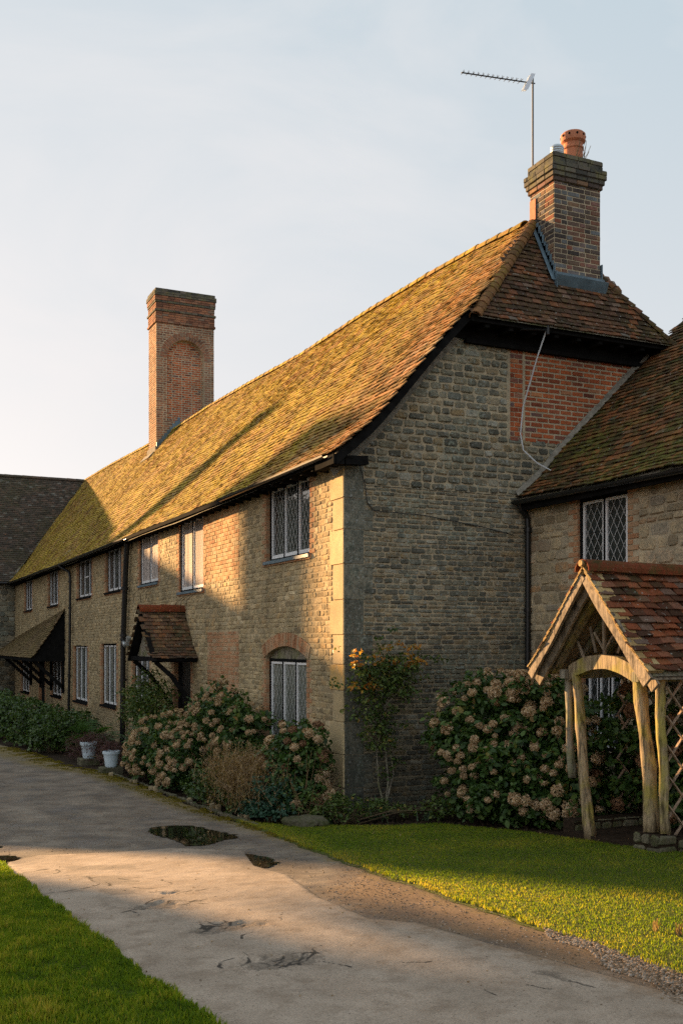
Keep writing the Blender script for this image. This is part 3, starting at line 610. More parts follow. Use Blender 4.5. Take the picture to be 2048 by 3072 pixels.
# ================================================================ WINDOWS
def window(parent, P, u0, u1, v0, v1, nl, rec=.10, glassm='glass', arch=0.0, kind='diamond', leadm='lead', dark='black', opened=None, halfbar=None, base=True, fr=.045):
    """black outer frame > white casements with leaded panes"""
    w = MB()
    for a, b, c, d in ((u0, u0+fr, v0, v1), (u1-fr, u1, v0, v1), (u0+fr, u1-fr, v1-fr, v1), (u0+fr, u1-fr, v0, v0+fr)):
        q = [P(a,c,-rec-.05), P(b,d,-rec+.03)]
        w.box([min(q[0][i], q[1][i]) for i in range(3)], [max(q[0][i], q[1][i]) for i in range(3)], 0, .5)
    L = (u1-u0-2*fr)/nl
    for k in range(1, nl):
        a = u0+fr+L*k-.014; q = [P(a, v0+fr, -rec-.04), P(a+.028, v1-fr, -rec+.03)]
        w.box([min(q[0][i], q[1][i]) for i in range(3)], [max(q[0][i], q[1][i]) for i in range(3)], 0, .5)
    win = w.build('window', M[dark], parent)
    for k in range(nl):
        a0 = u0+fr+L*k+.012; a1 = u0+fr+L*(k+1)-.012; b0 = v0+fr+.004; b1 = v1-fr-.004
        m = MB(); cw = .036; dd = -rec+.018
        for a, b, c, d in ((a0, a0+cw, b0, b1), (a1-cw, a1, b0, b1), (a0+cw, a1-cw, b1-cw, b1), (a0+cw, a1-cw, b0, b0+cw*1.5)):
            q = [P(a,c,dd-.035), P(b,d,dd)]
            m.box([min(q[0][i], q[1][i]) for i in range(3)], [max(q[0][i], q[1][i]) for i in range(3)], 0, .5)
        if halfbar == k:
            q = [P(a0+cw, (b0+b1)/2, dd-.03), P(a1-cw, (b0+b1)/2+.04, dd-.002)]
            m.box([min(q[0][i], q[1][i]) for i in range(3)], [max(q[0][i], q[1][i]) for i in range(3)], 0, .5)
        cs = m.build('casement', M['white'], win)
        g = MB(); x0, x1, y0, y1 = a0+cw, a1-cw, b0+cw*1.4, b1-cw; gd = dd-.022
        tt = (random.random()-.5)*.004; t2 = (random.random()-.5)*.004
        g.face([P(x0,y0,gd+tt),P(x1,y0,gd-tt),P(x1,y1,gd-tt+t2),P(x0,y1,gd+tt+t2)], 0, .5)
        g.build('pane', M[glassm], win)
        l = MB(); st = .135; sl = 1.65; lw = .0055 if glassm == 'gpale' else .0045; z = gd+.011
        if kind == 'diamond':
            W = x1-x0; H = y1-y0
            for sgn in (1, -1):
                c = -H/sl-W
                while c < W+H/sl:
                    # line u = c + sgn*(v)/sl
                    pts = []
                    for vv in (0, H):
                        pts.append((c+vv/sl, vv))
                    (ua, va), (ub, vb) = pts
                    def clipu(ua, va, ub, vb):
                        if ub-ua == 0: return None
                        t0 = max(0, (0-ua)/(ub-ua)); t1 = min(1, (W-ua)/(ub-ua))
                        if t1-t0 < .02: return None
                        return ua+(ub-ua)*t0, va+(vb-va)*t0, ua+(ub-ua)*t1, va+(vb-va)*t1
                    r_ = clipu(ua, va, ub, vb)
                    if r_:
                        ua, va, ub, vb = r_
                        if sgn < 0: ua, ub = W-ua, W-ub
                        l.face([P(x0+ua-lw, y0+va, z), P(x0+ua+lw, y0+va, z), P(x0+ub+lw, y0+vb, z), P(x0+ub-lw, y0+vb, z)], 0, .5)
                    c += st
        else:
            for k2 in range(1, 4):
                a = x0+(x1-x0)*k2/4; l.face([P(a-lw,y0,z),P(a+lw,y0,z),P(a+lw,y1,z),P(a-lw,y1,z)], 0, .5)
            n2 = int((y1-y0)/.2)
            for k2 in range(1, n2):
                a = y0+(y1-y0)*k2/n2; l.face([P(x0,a-lw,z+.001),P(x1,a-lw,z+.001),P(x1,a+lw,z+.001),P(x0,a+lw,z+.001)], 0, .5)
        l.build('leading', M[leadm], win)
    return win
def reveal(m, P, u0, u1, v0, v1, d=.16, mat=0, top=True):
    m.face([P(u0,v0,0),P(u0,v1,0),P(u0,v1,-d),P(u0,v0,-d)], mat, .5); m.face([P(u1,v0,0),P(u1,v0,-d),P(u1,v1,-d),P(u1,v1,0)], mat, .5)
    m.face([P(u0,v0,0),P(u0,v0,-d),P(u1,v0,-d),P(u1,v0,0)], mat, .5)
    if top: m.face([P(u0,v1,0),P(u1,v1,0),P(u1,v1,-d),P(u0,v1,-d)], mat, .5)
def surround(m, P, u0, u1, v0, v1, w0=.10, w1=.21, ch=.075, d=.012, mat=0, sill=True, gap=.01, head=False):
    v = v0; k = 0
    while v < v1-.03:
        h = min(ch, v1-v); w = w0 if (k//1) % 2 else w1
        for (a, b) in ((u0-w, u0), (u1, u1+w)):
            brickblock(m, P, a+gap/2 if a < u0 else a, b if a < u0 else b-gap/2, v+gap/2, v+h-gap/2, d*random.uniform(.7, 1.2), mat)
            # brick return inside the reveal
        for uu, sg in ((u0, 1), (u1, -1)):
            e = .003*sg
            m.face([P(uu+e,v+gap/2,.006),P(uu+e,v+h-gap/2,.006),P(uu+e,v+h-gap/2,-.1),P(uu+e,v+gap/2,-.1)], mat)
        v += h; k += 1
    if sill:
        u = u0-.06
        while u < u1+.05:
            brickblock(m, P, u+.004, u+.1, v0-.075, v0-.004, d+.018, mat); u += .106
    if head:
        u = u0-.06
        while u < u1+.05:
            brickblock(m, P, u+.004, u+.07, v1+.004, v1+.13, d+.004, mat); u += .076
# ================================================================ MAIN COTTAGE
cot = thing('stone_cottage', 'long two-storey stone cottage with mossy tiled roof and half-hipped gable facing the lawn', 'cottage')
EZ = [(-.6,5.03),(0,5.03),(1,5.02),(4,5.0),(7,4.985),(12,4.98),(19,4.96),(31,5.02),(40,5.05)]
RZ = [(-.5,9.03),(.7,9.05),(2.3,9.17),(3.8,9.24),(6.5,9.3),(10,9.3),(13,9.42),(17,9.55),(21,9.58),(25,9.66),(30.5,9.88),(36.5,10.02),(40,10.02)]
EX = -.27; RX = 3.6
def eave(y): return interp(y, EZ)-.03
def ridge(y): return interp(y, RZ)
T0 = math.hypot(RX-EX, 4.2)
def S_main(s, t):
    e = eave(s); r = ridge(s); f = t/T0
    x = EX+(RX-EX)*f; z = e+(r-e)*f
    z -= .10*math.exp(-((f-.17)/.16)**2)
    z += .035*nz(s*.35, f*3.0, 2.0)+.018*nz(s*1.1, f*6, 5.0)
    return Vector((x, s, z))
HY0, HZ0, HY1, HZ1 = -.46, 7.03, .62, 9.05   # half hip : eave and top
def hipy(z): return HY0+(z-HZ0)*(HY1-HY0)/(HZ1-HZ0)
PC = (10.02-5.0)/3.6
def crossz(y): return 5.0+(y-32.62)*PC
def keep_main(s, t):
    p = S_main(s, t)
    if p.z > HZ0-.05 and s < hipy(p.z)+.02: return False
    if crossz(s) > p.z+.05 and p.x < 3.7 and s > 32.6: return False
    return True
def moss_r(s, t): return min(1, max(0, random.random()*.9+.25*nz(s*.7, t*.7, 9)))
m = MB(); tiles(m, S_main, -.36, 36.6, T0, keep_main, w=.165, g=.104, mat=0, rfun=moss_r, jit=1.2, lift=.030)
# deck below the tiles, back slope and soffits
N = 38
for i in range(N):
    a = -.30+i*(36.9/N); b = a+36.9/N
    for f0, f1 in ((0,.1),(.1,.2),(.2,.35),(.35,.5),(.5,.75),(.75,1)):
        q = [S_main(a, f0*T0), S_main(b, f0*T0), S_main(b, f1*T0), S_main(a, f1*T0)]
        if i == 0 and q[3].z > HZ0-.2: continue
        if i <= 1 and q[3].z > HZ0+.8:
            if a < hipy(q[3].z)+.1: continue
        q = [p-Vector((0,0,.05)) for p in q]; m.face(q, 1, .3)
        q = [p-Vector((0,0,.05)) for p in q]; m.face(q[::-1], 1, .3)
    if i > 0: m.face([(RX,a,ridge(a)-.03),(7.4,a,4.95),(7.4,b,4.95),(RX,b,ridge(b)-.03)], 1, .4)
roof = m.build('roof', [M['roof'], M['oakd']], cot)
m = MB(); half = []
pts = [(y, ridge(y)) for y in np.arange(.9, 36.6, .34)]
for (a, za), (b, zb) in zip(pts, pts[1:]):
    half_tiles(m, (RX,a,za-.05), (RX,b,zb-.05), .105, .34, r=random.random())
m.build('ridge_tiles', M['roof'], roof)
# half hip
HT = math.hypot(HY1-HY0, HZ1-HZ0)
def S_hip(s, t):
    f = t/HT; return Vector((s, HY0+(HY1-HY0)*f+.01*nz(s*2, f*3, 1), HZ0+(HZ1-HZ0)*f-.05*math.exp(-((f-.12)/.12)**2)+.012*nz(s*1.5, f*2, 7)))
def keep_hip(s, t):
    f = t/HT; return 1.82+(3.60-1.82)*f-.02 < s < 5.42-(5.42-3.60)*f+.05
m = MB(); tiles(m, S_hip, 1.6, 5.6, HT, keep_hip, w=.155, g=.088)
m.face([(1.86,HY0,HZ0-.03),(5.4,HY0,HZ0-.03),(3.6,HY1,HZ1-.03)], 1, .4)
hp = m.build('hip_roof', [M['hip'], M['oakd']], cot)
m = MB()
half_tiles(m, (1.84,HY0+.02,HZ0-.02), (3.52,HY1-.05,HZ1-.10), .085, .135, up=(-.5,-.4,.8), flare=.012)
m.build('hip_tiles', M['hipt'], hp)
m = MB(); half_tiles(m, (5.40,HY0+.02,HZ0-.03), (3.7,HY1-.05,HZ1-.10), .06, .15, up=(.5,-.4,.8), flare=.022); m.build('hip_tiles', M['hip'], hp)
# verge: bargeboard following the rake, black gutter board, mortar fillet
def rakept(f, dz=0.0, y=-.36): p = S_main(-.33, f*T0); return Vector((p.x, y, p.z+dz))
m = MB(); fs_ = [i/14*.535 for i in range(15)]
for y0_, y1_, za, zb in ((-.35,-.31,-.20,-.045),):
    for a, b in zip(fs_, fs_[1:]):
        A = rakept(a); B = rakept(b)
        m.mesh([(A.x,y0_,A.z+za),(B.x,y0_,B.z+za),(B.x,y0_,B.z+zb),(A.x,y0_,A.z+zb),(A.x,y1_,A.z+za),(B.x,y1_,B.z+za),(B.x,y1_,B.z+zb),(A.x,y1_,A.z+zb)],
               [(0,1,2,3),(7,6,5,4),(0,4,5,1),(3,2,6,7)], 0, .4)
for a, b in zip(fs_, fs_[1:]):   # soffit of the verge
    A = rakept(a); B = rakept(b); m.face([(A.x,-.31,A.z-.12),(B.x,-.31,B.z-.12),(B.x,.02,B.z-.12),(A.x,.02,A.z-.12)], 0, .4)
bb = m.build('bargeboard', M['black'], cot)
m = MB()
for a, b in zip(fs_, fs_[1:]):
    A = rakept(a); B = rakept(b)
    m.mesh([(A.x+.10,-.035,A.z-.30),(B.x+.10,-.035,B.z-.30),(B.x,-.035,B.z-.12),(A.x,-.035,A.z-.12),(A.x+.1,.0,A.z-.30),(B.x+.1,.0,B.z-.30)], [(0,1,2,3),(0,4,5,1)], 0, .4)
m.build('verge_fillet', M['cement'], cot)
# corbel block at the eaves corner
m = MB(); m.bar((-.22,-.33,4.86), (-.22,.3,4.86), .16, .13, wob=.01, n=3); m.bar((-.10,-.20,4.86), (.24,-.20,4.90), .13, .12, n=3, wob=.015); m.build('corbel', M['black'], cot)
# hip fascia
m = MB(); m.box((1.80,-.40,6.95), (5.55,-.36,7.06)); m.box((1.75,-.36,7.0),(5.6,.05,7.03)); m.box((1.72,-.055,6.80), (5.5,-.015,7.0)); m.box((1.9,-.09,6.74),(5.5,-.02,6.80))
for k in range(9): m.box((2.05+k*.4,-.36,6.9),(2.12+k*.4,-.05,6.98))
m.build('fascia', M['black'], cot)
# ---- facade
WU = [('W1',28.2,30.2,3.68,4.93,3),('W2',22.5,24.5,3.68,4.93,3),('W3',17.0,19.15,3.75,4.93,3),('W4',13.3,15.15,3.75,4.93,3),('W5',9.75,11.45,3.76,4.93,2),('W6',6.4,8.08,3.45,4.93,2),('W7',1.18,2.98,3.72,4.93,3)]
WL = [('L1',28.9,31.2,.45,2.0,3),('L2',21.9,23.9,.62,2.05,3),('L3',17.6,19.7,.65,2.35,3),('L4',13.85,15.7,.74,2.4,3),('L5',10.5,12.1,.94,2.15,3),('L6',1.3,3.0,.62,2.16,3)]
DOORS = [(7.25,8.45,-.05,2.1),(25.2,26.5,-.2,2.0)]
ARCH = (1.3, 3.0, 2.16, .20)
holes = [(a,b,c,d) for _,a,b,c,d,_ in WU+WL]+DOORS
m = MB(); plane_holes(m, FAC, 0, 33.2, -.6, 5.2, [(a,b,c,(d+.21 if n_ == 'L6' else d)) for n_,a,b,c,d,_ in WU+WL]+DOORS, 0, 0.0)
for h in [(a,b,c,(d+.21 if n_ == 'L6' else d)) for n_,a,b,c,d,_ in WU+WL]+DOORS: reveal(m, FAC, *h, d=.2)
m.build('wall', M['mortar'], cot)
BU = (4.32,6.38,3.55,4.98); BL = (4.35,6.15,.9,2.62)
sh = [(a-.15,b+.15,c-.085,d) for _,a,b,c,d,_ in WU+WL]+[(a-.15,b+.15,c,d) for a,b,c,d in DOORS]+[BU,BL,(1.15,3.15,2.1,2.44)]
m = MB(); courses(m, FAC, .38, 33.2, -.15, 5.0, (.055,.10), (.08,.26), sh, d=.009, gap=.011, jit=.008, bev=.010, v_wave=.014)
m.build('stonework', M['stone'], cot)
m = MB()
for n_,a,b,c,d,_ in WU+WL: surround(m, FAC, a, b, c, d, head=False)
for a,b,c,d in DOORS: surround(m, FAC, a, b, c+.3, d, sill=False)
m.build('window_brickwork', M['sbrick'], cot)
m = MB(); courses(m, FAC, BU[0], BU[1], BU[2], BU[3], .072, (.225,'flem'), [], d=.012, gap=.011, style='brick'); m.build('brick_infill', M['obrick'], cot)['label'] = 'orange brick infill of a blocked window high on the front wall'
m = MB(); courses(m, FAC, BL[0], BL[1], BL[2], BL[3], .072, (.225,'flem'), [], d=.009, gap=.011, style='brick'); m.build('brick_infill', M['sbrick'], cot)['label'] = 'dull red brick infill of a blocked doorway low on the front wall'
# segmental arch over the ground floor window
m = MB(); a, b, v, rise = ARCH; half_ = (b-a)/2+.08; rad = (half_**2+rise**2)/(2*rise); cu = (a+b)/2; cv = v+rise-rad; th0 = math.asin(half_/rad); nb = 27
for k in range(nb):
    t0 = -th0+2*th0*k/nb+.002; t1 = -th0+2*th0*(k+1)/nb-.003; r0, r1 = rad, rad+.21
    q = [(cu+r0*math.sin(t0), cv+r0*math.cos(t0)), (cu+r0*math.sin(t1), cv+r0*math.cos(t1)), (cu+r1*math.sin(t1), cv+r1*math.cos(t1)), (cu+r1*math.sin(t0), cv+r1*math.cos(t0))]
    dd = .018*random.uniform(.7,1.2); vs = [FAC(*p,-.003) for p in q]+[FAC(*p,dd) for p in q]; m.mesh(vs, [(4,5,6,7),(0,1,5,4),(1,2,6,5),(2,3,7,6),(3,0,4,7)])
m.build('brick_arch', M['sbrick'], cot)
m = MB()   # timber tympanum and mortar above the arch line
pts = []
for k in range(13):
    t_ = -th0+2*th0*k/12; u = cu+rad*math.sin(t_); u = min(max(u, a), b); pts.append((u, cv+rad*math.cos(t_)))
for p, q in zip(pts, pts[1:]):
    m.face([FAC(p[0],v-.03,-.075),FAC(q[0],v-.03,-.075),FAC(q[0],q[1],-.075),FAC(p[0],p[1],-.075)], 0, .5)
    m.face([FAC(p[0],p[1],.002),FAC(q[0],q[1],.002),FAC(q[0],v+.215,.002),FAC(p[0],v+.215,.002)], 1, .5)
    m.face([FAC(p[0],p[1],-.09),FAC(q[0],q[1],-.09),FAC(q[0],q[1],.002),FAC(p[0],p[1],.002)], 1, .5)
m.build('arch_timber', [M['oakd'], M['mortar']], cot)
for n_,a,b,c,d,nl in WU+WL:
    gm = {'W5':'gpale','W6':'gpale','L6':'gcurt','L3':'gcurt','L4':'gcurt'}.get(n_, 'glass')
    w = window(cot, FAC, a, b, c, d, nl, rec=.06 if n_ in ('W5','W6') else .085, glassm=gm, kind='diamond' if n_ not in ('L3','L4') else 'square', leadm='leadw' if n_ in ('W7','L6') else 'leadd' if n_ in ('W5','W6') else 'lead', halfbar=1 if n_ == 'W3' else None)
    w['label'] = {'W1':'farthest upper window beside the rear building','W2':'upper window between the two drainpipes, farther one','W3':'upper window with one crossbar in its middle light','W4':'upper window just left of the thick black soil pipe','W5':'upper window half lit by the sun, right of the thick soil pipe','W6':'tall upper window with pale blinds next to the brick infill','W7':'nearest upper window with three diamond-leaded lights','L1':'farthest ground floor window below the lean-to','L2':'ground floor window beside the slim drainpipe below the lean-to','L3':'tall ground floor window right of the lean-to','L4':'tall ground floor window beside the thick soil pipe','L5':'ground floor window behind the rose bush beside the canopy','L6':'arched ground floor window nearest the corner'}[n_]
    # lead sill
    m = MB(); q0 = FAC(a-.04, c-.045, -.05); q1 = FAC(b+.04, c+.004, .055)
    m.box((min(q0.x,q1.x),min(q0.y,q1.y),q0.z), (max(q0.x,q1.x),max(q0.y,q1.y),q1.z)); m.build('sill', M['flash'] if n_ in ('W7','W5','W6') else M['black'], w)
for (a,b,c,d), lb in zip(DOORS, ('dark door below the small tiled canopy','dark door below the lean-to roof')):
    m = MB(); w_ = (b-a-.12)/5
    for k in range(5):
        q0 = FAC(a+.06+k*w_+.004, c+.02, -.17); q1 = FAC(a+.06+(k+1)*w_-.004, d-.06, -.14); m.box((min(q0.x,q1.x),min(q0.y,q1.y),q0.z), (max(q0.x,q1.x),max(q0.y,q1.y),q1.z))
    for (e, f_) in ((a,a+.06),(b-.06,b)):
        q0 = FAC(e,c,-.18); q1 = FAC(f_,d,-.08); m.box((min(q0.x,q1.x),min(q0.y,q1.y),q0.z), (max(q0.x,q1.x),max(q0.y,q1.y),q1.z))
    q0 = FAC(a+.06,d-.06,-.18); q1 = FAC(b-.06,d,-.08); m.box((min(q0.x,q1.x),min(q0.y,q1.y),q0.z), (max(q0.x,q1.x),max(q0.y,q1.y),q1.z))
    dr = m.build('door', M['door'], cot); dr['label'] = lb
    m = MB(); m.tube([FAC(a+.18,1.0,-.14),FAC(a+.18,1.0,-.09),FAC(a+.30,1.0,-.09)], .012); m.build('door_handle', M['iron'], dr)
# quoins
m = MB(); m2 = MB(); v = -.4
k = 0
while v < 4.98:
    h = min(random.uniform(.30,.52), 4.98-v)
    if 4.98-(v+h) < .15: h = 4.98-v
    wf = .44 if k % 2 else .33; wg = .30 if k % 2 else .44; r_ = random.random()
    bat = .0
    block(m, FAC, -.012, wf-.004, v+.004, v+h-.004, .017, .006, 0, r_, .002, .03)
    if k % 2 and h > .3: pass
    block(m2, GAB, -.014, wg-.002, v+.002, v+h-.002, .009, .006, 0, random.random(), .002, .03)
    v += h; k += 1
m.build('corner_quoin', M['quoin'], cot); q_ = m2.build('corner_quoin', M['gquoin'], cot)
# ---- gable
def glim(v):
    if v < 4.85: return (0, 7.2)
    # find x on rake for this z
    lo, hi = 0.0, .6
    for _ in range(18):
        f = (lo+hi)/2
        if S_main(-.3, f*T0).z-.30 < v: lo = f
        else: hi = f
    x = S_main(-.3, lo*T0).x
    return (max(0, x+.03), 7.2-max(0, x))
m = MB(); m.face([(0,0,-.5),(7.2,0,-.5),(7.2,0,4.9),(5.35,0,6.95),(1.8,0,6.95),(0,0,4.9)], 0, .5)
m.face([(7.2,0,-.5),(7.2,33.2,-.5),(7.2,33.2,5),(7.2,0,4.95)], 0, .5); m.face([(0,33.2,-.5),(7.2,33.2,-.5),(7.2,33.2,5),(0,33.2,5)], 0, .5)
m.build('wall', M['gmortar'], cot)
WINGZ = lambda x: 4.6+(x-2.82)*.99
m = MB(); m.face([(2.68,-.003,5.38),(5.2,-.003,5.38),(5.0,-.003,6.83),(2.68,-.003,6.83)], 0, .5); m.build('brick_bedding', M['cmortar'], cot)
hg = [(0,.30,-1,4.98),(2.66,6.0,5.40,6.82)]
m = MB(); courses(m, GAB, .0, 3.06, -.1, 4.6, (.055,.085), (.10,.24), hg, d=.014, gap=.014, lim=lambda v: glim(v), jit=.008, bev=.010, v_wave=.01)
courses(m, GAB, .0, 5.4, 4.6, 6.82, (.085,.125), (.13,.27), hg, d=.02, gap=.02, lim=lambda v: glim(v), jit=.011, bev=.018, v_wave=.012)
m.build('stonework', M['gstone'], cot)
m = MB(); courses(m, GAB, 2.96, 5.35, 5.40, 6.80, (.068,.082), (.215,'stretch'), [], d=.012, gap=.02, style='brick', lim=lambda v: (2.96, 7.3-max(0, glim(v)[0])-.1)); m.build('brick_infill', M['brick'], cot)['label'] = 'bright red brick patch high in the gable'
m = MB(); courses(m, GAB, 2.70, 2.93, 5.40, 6.83, .072, (.15,'stretch'), [], d=.012, gap=.009, style='brick'); m.build('brick_pier', M['brick'], cot)
# black gutters and downpipes
def gutter(par, y0, y1, zf, x=-.335, n=10, rad=.055, mat='iron'):
    m = MB(); pts = [y0+(y1-y0)*i/n for i in range(n+1)]; seg = 6; vs = []; fs = []
    for p in pts:
        for k in range(seg+1):
            th = math.pi+math.pi*k/seg; vs.append((x+rad*math.cos(th), p, zf(p)+rad*math.sin(th)))
        for k in range(seg+1):
            th = math.pi+math.pi*k/seg; vs.append((x+(rad-.006)*math.cos(th), p, zf(p)+(rad-.006)*math.sin(th)))
    W_ = 2*(seg+1)
    for i in range(n):
        for k in range(seg):
            fs += [(i*W_+k, i*W_+k+1, (i+1)*W_+k+1, (i+1)*W_+k), (i*W_+seg+1+k, (i+1)*W_+seg+1+k, (i+1)*W_+seg+2+k, i*W_+seg+2+k)]
    m.mesh(vs, fs, 0, .4)
    return m.build('gutter', M[mat], par)
gutter(cot, 11.6, 32.6, lambda y: eave(y)-.055)['label'] = 'black gutter along the far part of the eaves'
gutter(cot, -.1, 4.4, lambda y: eave(y)-.06, rad=.045)['label'] = 'short black gutter above the nearest window'
m = MB(); m.box((-.29,-.28,4.86), (-.25,33,4.93)); m.box((-.25,-.28,4.90),(.0,33,4.92))
for k in range(82): m.box((-.25,.1+k*.4,4.82), (0,.16+k*.4,4.895))
m.build('eaves_board', M['black'], cot)
def pipe(par, pts, rad, mat='iron', clips=(), lab=None):
    m = MB(); m.tube(pts, rad, 10)
    for c in clips: m.tube([(c[0],c[1],c[2]-.03),(c[0],c[1],c[2]+.03)], rad*1.35, 10)
    o = m.build('downpipe', M[mat], par, smooth=False)
    if lab: o['label'] = lab
    return o
pipe(cot, [(-.12,12.2,4.9),(-.12,12.35,4.2),(-.12,12.6,2.6),(-.12,12.62,2.3),(-.12,12.7,-.1)], .068, clips=[(-.12,12.45,3.75),(-.12,12.6,2.6),(-.12,12.6,2.5),(-.12,12.63,1.5)], lab='thick black soil pipe on the front wall')
m = MB(); m.tube([(-.12,12.6,2.45),(-.13,12.35,2.35),(-.16,11.9,2.45)], .05, 10); m.tube([(-.16,11.95,2.38),(-.16,11.85,2.55)], .065, 10); m.build('soil_pipe_branch', M['flue'], cot)
pipe(cot, [(-.33,20.4,4.88),(-.33,20.3,4.8),(-.12,19.9,4.62),(-.10,19.8,4.45),(-.10,19.9,2.0),(-.10,20.1,-.15)], .042, clips=[(-.1,19.82,4.3),(-.1,19.85,3.5),(-.1,19.95,1.4)], lab='slim black drainpipe beside the lean-to')
# ---- door canopy
cn = MB(); cy, hw, dp, zt, ze = 7.73, .98, .90, 3.09, 2.10
def S_can(sign):
    def S(s, t):
        L = math.hypot(hw, zt-ze); f = t/L; return Vector((s, cy+sign*hw*(1-f)+sign*.0, ze+(zt-ze)*f-.07*math.sin(math.pi*f)*(1-f)*1.6+.008*nz(s*5, t*4, 3)))
    return S
Lc = math.hypot(hw, zt-ze)
for sg in (-1, 1):
    tiles(cn, S_can(sg), -dp, -.02, Lc, None, w=.16, g=.095)
    S = S_can(sg)
    for f0 in range(6):
        a, b = f0/6*Lc, (f0+1)/6*Lc; q = [S(-dp-.02,a), S(0,a), S(0,b), S(-dp-.02,b)]; cn.face([p-Vector((0,0,.03)) for p in q], 1, .4)
can = cn.build('door_canopy', [M['droof'], M['black']], cot); can['label'] = 'small gabled tiled canopy over the cottage door'
m = MB(); half_tiles(m, (-dp-.03,cy,zt-.05), (0,cy,zt-.05), .13, .45, flare=.006, sq=1.1); m.build('ridge_tile', M['rridge'], can)
m = MB()
for sg in (-1, 1):
    m.bar((-dp+.02,cy+sg*(hw+.02),ze-.05), (-dp+.02,cy+sg*.01,zt-.09), .05, .09, up=(1,0,0)); m.bar((-dp+.05,cy+sg*(hw-.12),ze-.02), (0,cy+sg*(hw-.12),ze-.02), .09, .09)
    m.bar((-dp+.08,cy+sg*(hw-.12),ze-.06), (-.5,cy+sg*(hw-.12),ze-.34), .06, .08); m.bar((-.5,cy+sg*(hw-.12),ze-.34), (-.03,cy+sg*(hw-.12),ze-1.0), .06, .08)
m.bar((-dp+.05,cy-hw+.1,ze), (-dp+.05,cy+hw-.1,ze), .07, .08)
m.build('bracket', M['black'], can)
m = MB(); m.face([(-dp+.14,cy-hw+.15,ze+.02),(-dp+.14,cy+hw-.15,ze+.02),(-dp+.14,cy,zt-.16)], 0, .4); m.face([(-dp+.17,cy-hw+.15,ze+.02),(-dp+.17,cy,zt-.16),(-dp+.17,cy+hw-.15,ze+.02)], 0, .4); m.build('gable_panel', M['oakd'], can)
# ---- lean-to
LY0, LY1 = 21.2, 32.4
def S_lean(s, t):
    f = t/1.9; k = (s-LY0)/(LY1-LY0); zt_ = 3.5-.85*k; ze_ = 1.93
    return Vector((-1.04*(1-f)-.02, s, ze_+(zt_-ze_)*f-.06*math.sin(math.pi*f)))
m = MB(); tiles(m, S_lean, LY0, LY1, 1.88, None, w=.165, g=.10)
for k in range(12):
    a = LY0+(LY1-LY0)*k/12; b = LY0+(LY1-LY0)*(k+1)/12; q = [S_lean(a,0),S_lean(b,0),S_lean(b,1.9),S_lean(a,1.9)]; m.face([p-Vector((0,0,.04)) for p in q], 1, .4)
ln = m.build('lean_to_roof', [M['lroof'], M['black']], cot)
m = MB(); m.face([(-1.0,LY0+.06,1.90),(0,LY0+.06,1.90),(0,LY0+.06,3.42)], 0, .4); m.face([(-1.0,LY0+.10,1.90),(0,LY0+.10,3.42),(0,LY0+.10,1.90)], 0, .4)
m.bar((-1.02,LY0+.05,1.88), (0,LY0+.05,1.88), .08, .10); m.bar((-1.02,LY0,1.88), (-1.02,LY1,1.88), .08, .10); m.build('side_panel', M['black'], ln)
for k in range(4):
    m = MB(); y = LY0+.15+k*2.3; m.bar((-.98,y,1.86), (-.02,y,.95), .09, .11); m.bar((-.05,y,2.0),(-.05,y,.8),.09,.08); m.bar((-.98,y,1.86),(0,y,1.86),.08,.08); m.build('strut', M['black'], ln)
